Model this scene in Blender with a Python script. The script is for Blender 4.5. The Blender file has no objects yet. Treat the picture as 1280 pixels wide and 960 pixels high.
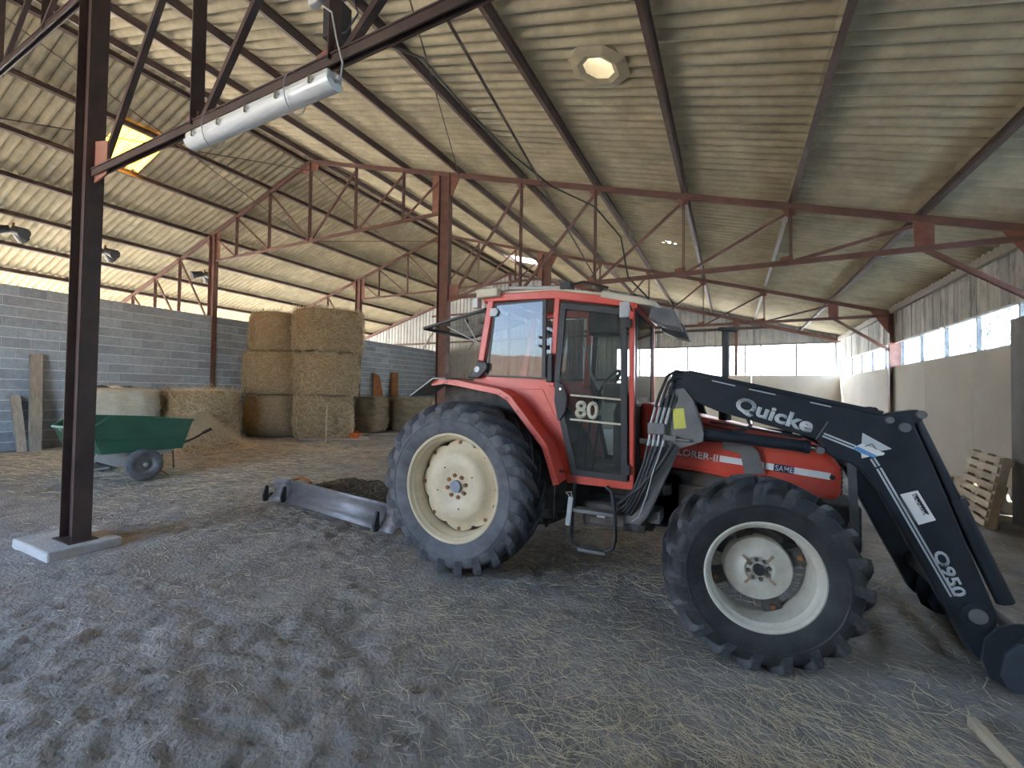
import bpy, bmesh, math, random
import numpy as np
from mathutils import Vector, Matrix, Quaternion

random.seed(7)
RNG = np.random.default_rng(7)
SC = bpy.context.scene
COL = SC.collection
R = math.radians

# ------------------------------------------------------------------ camera
cam_d = bpy.data.cameras.new('camera')
cam_d.sensor_width = 36.0
cam_d.lens = 542.74 / 1280 * 36.0
cam_d.clip_start = 0.05
cam_d.clip_end = 500
cam = bpy.data.objects.new('camera', cam_d)
COL.objects.link(cam)
YAW, PITCH, ROLL = 0.46699, 0.02266, 0.014945
_f = Vector((-math.sin(YAW) * math.cos(PITCH), math.cos(YAW) * math.cos(PITCH), math.sin(PITCH)))
_r0 = Vector((math.cos(YAW), math.sin(YAW), 0))
_u0 = _r0.cross(_f)
_r = _r0 * math.cos(ROLL) + _u0 * math.sin(ROLL)
_u = -_r0 * math.sin(ROLL) + _u0 * math.cos(ROLL)
cam.matrix_world = Matrix(((_r.x, _u.x, -_f.x, 0), (_r.y, _u.y, -_f.y, 0), (_r.z, _u.z, -_f.z, 1.65), (0, 0, 0, 1)))
SC.camera = cam

# ------------------------------------------------------------------ sky, sun, exposure
w = bpy.data.worlds.new('sky'); SC.world = w; w.use_nodes = True
nt = w.node_tree; nt.nodes.clear()
o_ = nt.nodes.new('ShaderNodeOutputWorld'); b_ = nt.nodes.new('ShaderNodeBackground')
sk = nt.nodes.new('ShaderNodeTexSky')
sk.sky_type = 'NISHITA'; sk.sun_disc = False
sk.sun_elevation = R(44); sk.sun_rotation = R(-63.5); sk.altitude = 400
sk.air_density = 1.0; sk.dust_density = 2.0; sk.ozone_density = 1.0
b_.inputs['Strength'].default_value = 0.55
nt.links.new(sk.outputs[0], b_.inputs[0]); nt.links.new(b_.outputs[0], o_.inputs[0])

sun_d = bpy.data.lights.new('sun', 'SUN'); sun_d.energy = 17.0; sun_d.angle = R(0.53); sun_d.color = (1.0, 0.93, 0.82)
sun = bpy.data.objects.new('sun', sun_d); COL.objects.link(sun)
sun.rotation_euler = Vector((4.9, -2.45, -5.26)).to_track_quat('-Z', 'Y').to_euler()
sun.location = (-30, 20, 30)

SC.view_settings.view_transform = 'Standard'
SC.view_settings.look = 'None'
SC.view_settings.gamma = 1.0
SC.view_settings.use_curve_mapping = False
SC.view_settings.exposure = 3.1

# ------------------------------------------------------------------ helpers: materials
MATS = {}
def mat(name, col, rough=0.7, metal=0.0, var=0.18, scale=6.0, bump=0.0, bscale=None, stretch=(1, 1, 1), dirt=None, dirt_amt=0.5,
        dirt_scale=2.0, rnd=0.0, spec=0.5, detail=6.0, coat=0.0):
    if name in MATS: return MATS[name]
    m = bpy.data.materials.new(name); m.use_nodes = True
    t = m.node_tree; N = t.nodes; L = t.links
    p = N['Principled BSDF']
    p.inputs['Roughness'].default_value = rough; p.inputs['Metallic'].default_value = metal
    p.inputs['Specular IOR Level'].default_value = spec
    if coat: p.inputs['Coat Weight'].default_value = coat
    tc = N.new('ShaderNodeTexCoord'); mp = N.new('ShaderNodeMapping')
    mp.inputs['Scale'].default_value = stretch
    L.new(tc.outputs['Object'], mp.inputs['Vector'])
    n = N.new('ShaderNodeTexNoise'); n.inputs['Scale'].default_value = scale; n.inputs['Detail'].default_value = detail
    n.inputs['Roughness'].default_value = 0.65
    vec = mp.outputs['Vector']
    if rnd:
        oi = N.new('ShaderNodeObjectInfo'); ad = N.new('ShaderNodeVectorMath'); ad.operation = 'ADD'
        sc_ = N.new('ShaderNodeVectorMath'); sc_.operation = 'SCALE'; sc_.inputs['Scale'].default_value = 40.0
        L.new(oi.outputs['Random'], sc_.inputs[0]); L.new(vec, ad.inputs[0]); L.new(sc_.outputs[0], ad.inputs[1])
        vec = ad.outputs[0]
    L.new(vec, n.inputs['Vector'])
    r = N.new('ShaderNodeValToRGB')
    r.color_ramp.elements[0].position = 0.3; r.color_ramp.elements[1].position = 0.72
    c = np.array(col)
    r.color_ramp.elements[0].color = (*np.clip(c * (1 - var), 0, 1), 1)
    r.color_ramp.elements[1].color = (*np.clip(c * (1 + var), 0, 1), 1)
    L.new(n.outputs['Fac'], r.inputs['Fac'])
    out = r.outputs['Color']
    if dirt is not None:
        n2 = N.new('ShaderNodeTexNoise'); n2.inputs['Scale'].default_value = dirt_scale; n2.inputs['Detail'].default_value = 8
        n2.inputs['Roughness'].default_value = 0.7
        L.new(vec, n2.inputs['Vector'])
        rr = N.new('ShaderNodeMapRange'); rr.inputs[1].default_value = 0.42; rr.inputs[2].default_value = 0.68
        rr.inputs[3].default_value = 0; rr.inputs[4].default_value = dirt_amt
        L.new(n2.outputs['Fac'], rr.inputs[0])
        mx = N.new('ShaderNodeMix'); mx.data_type = 'RGBA'
        L.new(rr.outputs[0], mx.inputs[0]); L.new(out, mx.inputs[6]); mx.inputs[7].default_value = (*dirt, 1)
        out = mx.outputs[2]
    if rnd:
        hv = N.new('ShaderNodeHueSaturation')
        mr = N.new('ShaderNodeMapRange'); mr.inputs[3].default_value = 1 - rnd; mr.inputs[4].default_value = 1 + rnd
        L.new(oi.outputs['Random'], mr.inputs[0]); L.new(mr.outputs[0], hv.inputs['Value']); L.new(out, hv.inputs['Color'])
        out = hv.outputs['Color']
    L.new(out, p.inputs['Base Color'])
    if bump:
        nb = N.new('ShaderNodeTexNoise'); nb.inputs['Scale'].default_value = bscale or scale * 4; nb.inputs['Detail'].default_value = 8
        L.new(vec, nb.inputs['Vector'])
        bp = N.new('ShaderNodeBump'); bp.inputs['Strength'].default_value = bump; bp.inputs['Distance'].default_value = 0.02
        L.new(nb.outputs['Fac'], bp.inputs['Height']); L.new(bp.outputs[0], p.inputs['Normal'])
    MATS[name] = m
    return m

def glass(name, tint=(0.8, 0.85, 0.85), op=0.25, rough=0.04, dirt=(0.35, 0.33, 0.3), spec=1.3):
    """dusty thin pane: transparent + gloss + a veil of dust"""
    m = bpy.data.materials.new(name); m.use_nodes = True
    t = m.node_tree; N = t.nodes; L = t.links; N.clear()
    o = N.new('ShaderNodeOutputMaterial')
    tr = N.new('ShaderNodeBsdfTransparent'); tr.inputs[0].default_value = (*tint, 1)
    gl = N.new('ShaderNodeBsdfGlossy'); gl.inputs['Roughness'].default_value = rough
    df = N.new('ShaderNodeBsdfDiffuse'); df.inputs[0].default_value = (*dirt, 1)
    tc = N.new('ShaderNodeTexCoord'); n = N.new('ShaderNodeTexNoise'); n.inputs['Scale'].default_value = 5; n.inputs['Detail'].default_value = 8
    mp = N.new('ShaderNodeMapping'); mp.inputs['Scale'].default_value = (1, 1, 3)
    L.new(tc.outputs['Object'], mp.inputs[0]); L.new(mp.outputs[0], n.inputs['Vector'])
    mr = N.new('ShaderNodeMapRange'); mr.inputs[1].default_value = 0.3; mr.inputs[2].default_value = 0.7
    mr.inputs[3].default_value = op * 0.4; mr.inputs[4].default_value = op * 1.6
    L.new(n.outputs['Fac'], mr.inputs[0])
    fr = N.new('ShaderNodeFresnel'); fr.inputs['IOR'].default_value = spec
    m1 = N.new('ShaderNodeMixShader'); m2 = N.new('ShaderNodeMixShader')
    L.new(mr.outputs[0], m1.inputs[0]); L.new(tr.outputs[0], m1.inputs[1]); L.new(df.outputs[0], m1.inputs[2])
    L.new(fr.outputs[0], m2.inputs[0]); L.new(m1.outputs[0], m2.inputs[1]); L.new(gl.outputs[0], m2.inputs[2])
    L.new(m2.outputs[0], o.inputs[0])
    MATS[name] = m
    return m

def translucent(name, col, speck=None, trans=0.25):
    """milky sheet that lets daylight through (frosted glass, translucent roof sheet)"""
    m = bpy.data.materials.new(name); m.use_nodes = True
    t = m.node_tree; N = t.nodes; L = t.links; N.clear()
    o = N.new('ShaderNodeOutputMaterial')
    tl = N.new('ShaderNodeBsdfTranslucent'); df = N.new('ShaderNodeBsdfDiffuse'); tr = N.new('ShaderNodeBsdfTransparent')
    tl.inputs[0].default_value = (*col, 1); df.inputs[0].default_value = (*col, 1); tr.inputs[0].default_value = (*col, 1)
    m1 = N.new('ShaderNodeMixShader'); m1.inputs[0].default_value = 0.3
    m2 = N.new('ShaderNodeMixShader'); m2.inputs[0].default_value = trans
    L.new(tl.outputs[0], m1.inputs[1]); L.new(df.outputs[0], m1.inputs[2])
    L.new(m1.outputs[0], m2.inputs[1]); L.new(tr.outputs[0], m2.inputs[2])
    last = m2.outputs[0]
    if speck is not None:
        tc = N.new('ShaderNodeTexCoord'); n = N.new('ShaderNodeTexNoise'); n.inputs['Scale'].default_value = 14; n.inputs['Detail'].default_value = 5
        L.new(tc.outputs['Object'], n.inputs['Vector'])
        mr = N.new('ShaderNodeMapRange'); mr.inputs[1].default_value = 0.56; mr.inputs[2].default_value = 0.62; mr.inputs[4].default_value = 0.8
        L.new(n.outputs['Fac'], mr.inputs[0])
        d2 = N.new('ShaderNodeBsdfDiffuse'); d2.inputs[0].default_value = (*speck, 1)
        m3 = N.new('ShaderNodeMixShader'); L.new(mr.outputs[0], m3.inputs[0]); L.new(last, m3.inputs[1]); L.new(d2.outputs[0], m3.inputs[2])
        last = m3.outputs[0]
    L.new(last, o.inputs[0])
    MATS[name] = m
    return m

# ------------------------------------------------------------------ helpers: meshes
class MB:
    def __init__(s): s.v = []; s.f = []
    def add(s, vs, fs):
        b = len(s.v); s.v.extend([tuple(map(float, v)) for v in vs]); s.f.extend([tuple(b + i for i in f) for f in fs]); return s
    def box(s, lo, hi):
        x0, y0, z0 = lo; x1, y1, z1 = hi
        return s.add([(x0, y0, z0), (x1, y0, z0), (x1, y1, z0), (x0, y1, z0), (x0, y0, z1), (x1, y0, z1), (x1, y1, z1), (x0, y1, z1)],
                     [(0, 3, 2, 1), (4, 5, 6, 7), (0, 1, 5, 4), (1, 2, 6, 5), (2, 3, 7, 6), (3, 0, 4, 7)])
    def bar(s, a, b, w, h, up=(0, 0, 1)):
        """rectangular bar from a to b; w across, h along up"""
        a = Vector(a); b = Vector(b); d = (b - a).normalized(); up = Vector(up)
        x = d.cross(up)
        if x.length < 1e-4: x = d.cross(Vector((0, 1, 0)))
        x.normalize(); y = x.cross(d)
        vs = []
        for q in (a, b):
            for sx, sy in ((-1, -1), (1, -1), (1, 1), (-1, 1)): vs.append(q + x * sx * w / 2 + y * sy * h / 2)
        return s.add(vs, [(3, 2, 1, 0), (4, 5, 6, 7), (0, 1, 5, 4), (1, 2, 6, 5), (2, 3, 7, 6), (3, 0, 4, 7)])
    def ibeam(s, a, b, w, h, tf, tw, up=(0, 0, 1)):
        """I section from a to b; h along up, flange width w"""
        a = Vector(a); b = Vector(b); u = Vector(up); d = (b - a).normalized(); x = d.cross(u).normalized(); u = x.cross(d)
        for sg in (1, -1):
            s.bar(a + u * sg * (h - tf) / 2, b + u * sg * (h - tf) / 2, w, tf, u)
        return s.bar(a, b, tw, h - 2 * tf, u)
    def prism(s, poly, y0, y1, ax='Y'):
        """outline in two axes pushed along the third; ax Y: poly=(x,z), X: (y,z), Z: (x,y)"""
        n = len(poly)
        f = {'Y': lambda p, t: (p[0], t, p[1]), 'X': lambda p, t: (t, p[0], p[1]), 'Z': lambda p, t: (p[0], p[1], t)}[ax]
        vs = [f(p, y0) for p in poly] + [f(p, y1) for p in poly]
        fs = [tuple(range(n)), tuple(range(2 * n - 1, n - 1, -1))]
        for i in range(n): j = (i + 1) % n; fs.append((j, i, n + i, n + j))
        return s.add(vs, fs)
    def cyl(s, a, b, r0, r1=None, n=12, cap=True):
        r1 = r0 if r1 is None else r1
        a = Vector(a); b = Vector(b); d = (b - a).normalized()
        x = d.orthogonal().normalized(); y = d.cross(x)
        vs = []
        for q, r in ((a, r0), (b, r1)):
            for i in range(n): t = 2 * math.pi * i / n; vs.append(q + x * r * math.cos(t) + y * r * math.sin(t))
        fs = [(i, (i + 1) % n, n + (i + 1) % n, n + i) for i in range(n)]
        if cap: fs += [tuple(range(n - 1, -1, -1)), tuple(range(n, 2 * n))]
        return s.add(vs, fs)
    def tube(s, pts, r, n=8, cap=True):
        pts = [Vector(p) for p in pts]; vs = []; fs = []
        T = []
        for i in range(len(pts)):
            a = pts[max(i - 1, 0)]; b = pts[min(i + 1, len(pts) - 1)]; T.append((b - a).normalized())
        x = T[0].orthogonal().normalized()
        for i, q in enumerate(pts):
            x = (x - T[i] * x.dot(T[i])).normalized(); y = T[i].cross(x)
            rr = r[i] if isinstance(r, (list, tuple)) else r
            for k in range(n): t = 2 * math.pi * k / n; vs.append(q + x * rr * math.cos(t) + y * rr * math.sin(t))
        for i in range(len(pts) - 1):
            for k in range(n): fs.append((i * n + k, i * n + (k + 1) % n, (i + 1) * n + (k + 1) % n, (i + 1) * n + k))
        if cap: fs += [tuple(range(n - 1, -1, -1)), tuple(range((len(pts) - 1) * n, len(pts) * n))]
        return s.add(vs, fs)
    def lathe(s, prof, n=48, rad=None):
        """profile (r, y) turned about the Y axis"""
        vs = []; fs = []; k = len(prof)
        for i in range(n):
            t = 2 * math.pi * i / n
            for (r, y) in prof:
                vs.append((r * math.cos(t), y, r * math.sin(t)))
        for i in range(n):
            j = (i + 1) % n
            for q in range(k - 1): fs.append((i * k + q, i * k + q + 1, j * k + q + 1, j * k + q))
        return s.add(vs, fs)
    def mesh(s, name, m=None, smooth=False, off=(0, 0, 0)):
        me = bpy.data.meshes.new(name)
        ox, oy, oz = off
        me.from_pydata([(x - ox, y - oy, z - oz) for x, y, z in s.v], [], s.f)
        bm = bmesh.new(); bm.from_mesh(me); bmesh.ops.recalc_face_normals(bm, faces=bm.faces); bm.to_mesh(me); bm.free()
        if m is not None: me.materials.append(m)
        if smooth:
            me.polygons.foreach_set('use_smooth', [True] * len(me.polygons))
            if smooth != 'all':
                try: me.set_sharp_from_angle(angle=R(40))
                except Exception: pass
        me.update()
        return me
    def build(s, name, m, parent=None, smooth=False):
        """one mesh object; coordinates are world ones, the origin goes to the base of the shape or to the parent"""
        if parent is None:
            a = np.array(s.v); lo = a.min(0); hi = a.max(0); off = ((lo[0] + hi[0]) / 2, (lo[1] + hi[1]) / 2, lo[2])
        else:
            off = tuple(wpos(parent))
        o = bpy.data.objects.new(name, s.mesh(name, m, smooth, off)); COL.objects.link(o)
        if parent is None: o.location = off
        else: o.parent = parent
        return o

def wpos(o):
    v = Vector((0, 0, 0))
    while o is not None: v = v + o.location; o = o.parent
    return v

def tag(o, label=None, cat=None, group=None, kind=None):
    if label: o['label'] = label
    if cat: o['category'] = cat
    if group: o['group'] = group
    if kind: o['kind'] = kind
    return o

def empty(name, loc, label=None, cat=None, group=None, kind=None, parent=None):
    o = bpy.data.objects.new(name, None); COL.objects.link(o); o.empty_display_size = 0.1
    o.location = Vector(loc) - (wpos(parent) if parent else Vector((0, 0, 0)))
    o.parent = parent
    return tag(o, label, cat, group, kind)

def inst(name, me, parent=None, loc=(0, 0, 0), rot=None, scale=None):
    """an object that shares mesh data; loc is local to the parent"""
    o = bpy.data.objects.new(name, me); COL.objects.link(o); o.parent = parent; o.location = loc
    if rot is not None: o.rotation_euler = rot
    if scale is not None: o.scale = scale
    return o

def copy_tree(o, parent=None):
    c = o.copy(); COL.objects.link(c); c.parent = parent
    for ch in list(o.children): copy_tree(ch, c)
    return c

def bevel(o, wd=0.01, seg=2, ang=40):
    b = o.modifiers.new('bevel', 'BEVEL'); b.width = wd; b.segments = seg; b.limit_method = 'ANGLE'; b.angle_limit = R(ang)
    return o

def text_part(name, s, p0, p1, height, y, m, parent, shear=0.0, bold=0.0, thick=0.002, extra=None):
    """raised lettering on a plane facing -Y: baseline from p0=(x,z) to p1, cap height given"""
    cu = bpy.data.curves.new(name, 'FONT'); cu.body = s; cu.shear = shear; cu.offset = bold; cu.resolution_u = 3
    to = bpy.data.objects.new('tmp', cu); COL.objects.link(to)
    dg = bpy.context.evaluated_depsgraph_get(); dg.update()
    me = bpy.data.meshes.new_from_object(to.evaluated_get(dg))
    bpy.data.objects.remove(to); bpy.data.curves.remove(cu)
    co = np.zeros(len(me.vertices) * 3); me.vertices.foreach_get('co', co); co = co.reshape(-1, 3)
    lo = co.min(0); hi = co.max(0)
    capz = extra if extra else hi[1]
    u = np.array([p1[0] - p0[0], p1[1] - p0[1]]); Lw = np.linalg.norm(u); u /= Lw; v = np.array([-u[1], u[0]])
    px = (co[:, 0] - lo[0]) / (hi[0] - lo[0]) * Lw; py = co[:, 1] / capz * height
    off = wpos(parent)
    x = p0[0] + px * u[0] + py * v[0]; z = p0[1] + px * u[1] + py * v[1]
    new = np.stack([x - off.x, np.full_like(x, y - off.y), z - off.z], 1)
    me.vertices.foreach_set('co', new.ravel()); me.update()
    bm = bmesh.new(); bm.from_mesh(me)
    r = bmesh.ops.extrude_face_region(bm, geom=list(bm.faces))
    for g in r['geom']:
        if isinstance(g, bmesh.types.BMVert): g.co.y -= thick
    bmesh.ops.recalc_face_normals(bm, faces=bm.faces)
    bm.to_mesh(me); bm.free()
    me.materials.clear(); me.materials.append(m)
    me.name = name
    o = bpy.data.objects.new(name, me); COL.objects.link(o); o.parent = parent
    return o

# value noise on arrays
_P = RNG.random((256, 256))
def vnoise(x, y):
    xi = np.floor(x).astype(int); yi = np.floor(y).astype(int); fx = x - xi; fy = y - yi
    fx = fx * fx * (3 - 2 * fx); fy = fy * fy * (3 - 2 * fy)
    g = lambda a, b: _P[a % 256, b % 256]
    return (g(xi, yi) * (1 - fx) + g(xi + 1, yi) * fx) * (1 - fy) + (g(xi, yi + 1) * (1 - fx) + g(xi + 1, yi + 1) * fx) * fy

GX = [-60, -25, -15, -9, -6.5, -4, -2.6, -1.9, 0.2, 1.5, 4, 30]
GZ = [0.1, 0.1, 0.12, 0.03, 0.0, 0.0, 0.028, 0.03, -0.05, -0.06, -0.08, -0.1]
def gh(x, y=0): return float(np.interp(x, GX, GZ))

def ribbons(spec, m, name, parent=None, base=None):
    """many thin curved straws in one mesh: spec rows = (x,y,z, dirx,diry,dirz, length, width, bend)"""
    vs = []; fs = []
    for (x, y, z, dx, dy, dz, Ln, wd, bend) in spec:
        d = Vector((dx, dy, dz)).normalized(); s = d.cross(Vector((0, 0, 1)))
        if s.length < 1e-3: s = Vector((1, 0, 0))
        s.normalize(); n = s.cross(d)
        c = Vector((x, y, z)); b = len(vs)
        for i, (t, k) in enumerate(((-.5, 0.6), (0, 1.0), (.5, 0.5))):
            q = c + d * Ln * t + s * bend * Ln * (0.25 - t * t)
            vs.append(q - s * wd * k / 2); vs.append(q + n * wd * 0.5 * k); vs.append(q + s * wd * k / 2)
        for i in range(2):
            o = b + i * 3
            fs += [(o, o + 1, o + 4, o + 3), (o + 1, o + 2, o + 5, o + 4)]
    off = wpos(parent) if parent else Vector(base or (0, 0, 0))
    me = bpy.data.meshes.new(name); me.from_pydata([tuple(v - off) for v in vs], [], fs); me.materials.append(m); me.update()
    o = bpy.data.objects.new(name, me); COL.objects.link(o)
    if parent: o.parent = parent
    else: o.location = off
    return o

# ------------------------------------------------------------------ palette
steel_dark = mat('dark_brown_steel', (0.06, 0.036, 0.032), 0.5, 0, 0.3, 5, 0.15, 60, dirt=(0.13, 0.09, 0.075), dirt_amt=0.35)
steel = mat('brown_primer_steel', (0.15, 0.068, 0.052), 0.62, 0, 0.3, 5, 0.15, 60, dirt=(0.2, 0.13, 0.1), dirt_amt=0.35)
steel_pale = mat('red_primer_plate', (0.24, 0.095, 0.065), 0.65, 0, 0.25, 7, 0.1, 50, dirt=(0.3, 0.2, 0.15), dirt_amt=0.4)
purlin_m = mat('purlin_steel', (0.085, 0.05, 0.038), 0.65, 0, 0.3, 5, 0.1, 50, dirt=(0.17, 0.12, 0.09), dirt_amt=0.5)
fibre = mat('fibre_cement', (0.46, 0.395, 0.26), 0.9, 0, 0.2, 3, 0.12, 40, dirt=(0.24, 0.20, 0.135), dirt_amt=0.5, dirt_scale=1.3, rnd=0.06)
block_m = mat('concrete_block', (0.33, 0.385, 0.445), 0.95, 0, 0.2, 9, 0.5, 70, dirt=(0.22, 0.26, 0.31), dirt_amt=0.55, dirt_scale=3, rnd=0.17)
mortar = mat('mortar', (0.66, 0.68, 0.69), 0.95, 0, 0.12, 12, 0.3, 60)
concrete = mat('concrete_panel', (0.56, 0.52, 0.445), 0.9, 0, 0.14, 2.2, 0.2, 30, dirt=(0.38, 0.345, 0.29), dirt_amt=0.55, dirt_scale=1.1, rnd=0.05)
footing_m = mat('footing_concrete', (0.46, 0.45, 0.43), 0.9, 0, 0.14, 8, 0.4, 40)
clad_m = mat('grey_cladding', (0.45, 0.46, 0.45), 0.6, 0.0, 0.14, 3, 0.05, 20, dirt=(0.27, 0.26, 0.24), dirt_amt=0.5, rnd=0.08)
board_m = mat('weathered_board', (0.52, 0.50, 0.44), 0.85, 0, 0.25, 6, 0.2, 40, stretch=(1, 1, .3), dirt=(0.10, 0.09, 0.08), dirt_amt=0.8, dirt_scale=6, rnd=0.2)
wood_m = mat('grey_wood', (0.36, 0.32, 0.27), 0.85, 0, 0.3, 8, 0.3, 50, stretch=(3, 3, .3), rnd=0.1)
pallet_m = mat('pallet_wood', (0.55, 0.46, 0.33), 0.8, 0, 0.25, 8, 0.2, 50, stretch=(1, .25, 1), rnd=0.12)
straw_m = mat('straw', (0.60, 0.51, 0.35), 0.75, 0, 0.35, 30, 0)
hay_m = mat('hay', (0.37, 0.27, 0.155), 0.9, 0, 0.6, 20, 1.0, 38, stretch=(1, 1, 3.0), dirt=(0.2, 0.15, 0.08), dirt_amt=0.5, dirt_scale=6)
oldhay_m = mat('old_hay', (0.27, 0.22, 0.14), 0.9, 0, 0.4, 20, 0.8, 45, stretch=(1, 1, 3.0), dirt=(0.09, 0.07, 0.05), dirt_amt=0.7, dirt_scale=3)
nethay_m = mat('netted_hay', (0.52, 0.5, 0.42), 0.85, 0, 0.3, 24, 0.7, 40, stretch=(1, 1, 4.0), dirt=(0.35, 0.3, 0.2), dirt_amt=0.5, dirt_scale=4)
red = mat('tractor_red', (0.68, 0.075, 0.045), 0.38, 0, 0.12, 5, 0.03, 30, dirt=(0.46, 0.17, 0.125), dirt_amt=0.4, dirt_scale=2.5)
cream = mat('wheel_cream', (0.66, 0.56, 0.38), 0.5, 0, 0.12, 5, 0.05, 30, dirt=(0.42, 0.33, 0.22), dirt_amt=0.45, dirt_scale=4)
cream_w = mat('wheel_white', (0.66, 0.63, 0.53), 0.5, 0, 0.12, 6, 0.05, 30, dirt=(0.30, 0.25, 0.19), dirt_amt=0.6, dirt_scale=6)
rubber = mat('tyre_rubber', (0.022, 0.025, 0.030), 0.6, 0, 0.35, 7, 0.2, 60, dirt=(0.075, 0.075, 0.075), dirt_amt=0.5, dirt_scale=6)
rubber_lug = mat('lug_rubber', (0.035, 0.037, 0.042), 0.6, 0, 0.35, 7, 0.2, 60, dirt=(0.15, 0.15, 0.155), dirt_amt=0.6, dirt_scale=9)
rubber_dusty = mat('dusty_tyre_rubber', (0.085, 0.09, 0.10), 0.7, 0, 0.35, 7, 0.2, 60, dirt=(0.20, 0.205, 0.215), dirt_amt=0.6, dirt_scale=4)
black = mat('loader_black', (0.014, 0.020, 0.028), 0.42, 0, 0.25, 5, 0.04, 40, dirt=(0.04, 0.045, 0.05), dirt_amt=0.4, dirt_scale=3)
blackp = mat('black_plastic', (0.03, 0.031, 0.034), 0.55, 0, 0.2, 8, 0.05, 50)
greym = mat('grey_steel', (0.17, 0.175, 0.18), 0.5, 0.3, 0.25, 7, 0.1, 40, dirt=(0.3, 0.27, 0.23), dirt_amt=0.4)
dusty = mat('dusty_casting', (0.07, 0.065, 0.06), 0.8, 0, 0.35, 8, 0.3, 40, dirt=(0.16, 0.13, 0.1), dirt_amt=0.6)
chrome = mat('chrome', (0.7, 0.7, 0.7), 0.2, 1.0, 0.05, 5)
silver = mat('silver_print', (0.55, 0.58, 0.6), 0.5, 0, 0.06, 8)
white = mat('white_print', (0.78, 0.78, 0.76), 0.55, 0, 0.06, 8)
beige = mat('cab_roof_beige', (0.58, 0.52, 0.40), 0.55, 0, 0.1, 6, dirt=(0.4, 0.34, 0.25), dirt_amt=0.4)
yellow = mat('yellow_sticker', (0.62, 0.6, 0.12), 0.5, 0, 0.1, 8)
blue = mat('blue_print', (0.12, 0.32, 0.62), 0.5, 0, 0.08, 8)
orange = mat('orange_plastic', (0.62, 0.14, 0.03), 0.5, 0, 0.15, 8)
green = mat('green_paint', (0.016, 0.085, 0.048), 0.4, 0, 0.15, 5, 0.03, 30, dirt=(0.05, 0.11, 0.07), dirt_amt=0.3)
galv = mat('galvanised', (0.42, 0.43, 0.43), 0.5, 0.2, 0.15, 6, 0.05, 30)
rust = mat('rust', (0.30, 0.13, 0.05), 0.9, 0, 0.35, 9, 0.3, 40)
lampw = mat('lamp_housing', (0.55, 0.56, 0.54), 0.4, 0, 0.06, 5)
clearp = mat('lamp_cover', (0.66, 0.68, 0.67), 0.25, 0, 0.05, 6, stretch=(1, 1, 6))
manure_m = mat('manure', (0.06, 0.055, 0.045), 0.95, 0, 0.5, 14, 0.8, 40, dirt=(0.14, 0.12, 0.09), dirt_amt=0.5, dirt_scale=9)
seat_m = mat('seat_fabric', (0.05, 0.045, 0.04), 0.9, 0, 0.3, 10, 0.2, 60)
win_glass = glass('cab_glass', (0.55, 0.57, 0.62), 0.06, 0.02, spec=1.33)
door_glass = glass('door_glass', (0.75, 0.8, 0.8), 0.08, 0.03, spec=1.2)
frost = translucent('frosted_pane', (0.92, 0.96, 1.0), None, 0.35)
frost_speck = translucent('speckled_pane', (0.85, 0.93, 0.98), (0.25, 0.3, 0.32), 0.3)
dome_m = translucent('grey_dome', (0.40, 0.38, 0.33), None, 0.0)
sky_sheet = translucent('translucent_roof_sheet', (0.85, 0.60, 0.17), None, 0.0)
white_sheet = translucent('white_translucent_sheet', (0.95, 0.93, 0.88), None, 0.15)

# ================================================================== THE BARN
XR, ZR, SL = -10.755, 8.204, 0.294
XC, XL, XW = -6.045, -15.43, 3.82
XE = 2 * XR - XW
Y0, Y1, Y2, Y3, Y4 = -4.315, 2.017, 8.348, 14.680, 21.012
ZA, ZN = 3.865, 5.914            # tie heights: aisle, nave
AL = math.atan(SL)
def zt(x): return ZR - SL * abs(x - XR)
PX = [2.52 - 1.64 * k for k in range(9)]          # purlins, right slope (last one = ridge)
camM = cam.matrix_world.inverted()
def seen(p):
    """how large a spot at p shows: 0 when outside the frame"""
    q = camM @ Vector(p)
    if q.z > -0.3: return 0.0
    x = 640 + 542.74 * q.x / -q.z; y = 480 - 542.74 * q.y / -q.z
    if not (-60 < x < 1340 and -60 < y < 1020): return 0.0
    return 1.0 / q.z ** 2

# ---- floor of trodden earth
def axis(segs):
    a = []
    for lo, hi, st in segs: a += list(np.arange(lo, hi - 1e-6, st))
    a.append(segs[-1][1]); return np.array(a)
gx = axis([(-27.5, -15, .3), (-15, -8, .1), (-8, 3.4, .036), (3.4, 6.2, .2)])
gy = axis([(-9, .6, .3), (.6, 6.2, .036), (6.2, 12, .1), (12, 23, .4)])
X, Y = np.meshgrid(gx, gy, indexing='ij')
near = np.clip(1.2 - np.maximum(0, Y - 5) / 8, .35, 1) * np.clip(1.1 - np.maximum(0, -8 - X) / 10, .4, 1)
Z = np.interp(X, GX, GZ)
n1 = vnoise(X * 1.7, Y * 1.7) - .5; n2 = vnoise(X * 5.3 + 9, Y * 5.3) - .5; n3 = vnoise(X * 13 + 3, Y * 12) - .5; n4 = vnoise(X * 27, Y * 29 + 5) - .5
cl = np.clip(vnoise(X * .8 + 20, Y * .8) * 1.8 - .45, .15, 1)
Z = Z + near * (n1 * .035 + n2 * .020 * cl + n3 * .034 * cl + n4 * .032 * cl)
# hoof and cleat marks
for k in range(900):
    cx = RNG.uniform(-7.6, 2.5); cy = RNG.uniform(.8, 5.8); r = RNG.uniform(.035, .075)
    i0, i1 = np.searchsorted(gx, [cx - .25, cx + .25]); j0, j1 = np.searchsorted(gy, [cy - .25, cy + .25])
    sx = X[i0:i1, j0:j1] - cx; sy = Y[i0:i1, j0:j1] - cy
    d = np.sqrt(sx ** 2 + (sy * RNG.uniform(.6, 1.5)) ** 2)
    Z[i0:i1, j0:j1] += .008 * np.exp(-((d - r * 1.3) / (r * .5)) ** 2) - .012 * np.exp(-(d / r) ** 4)
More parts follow.
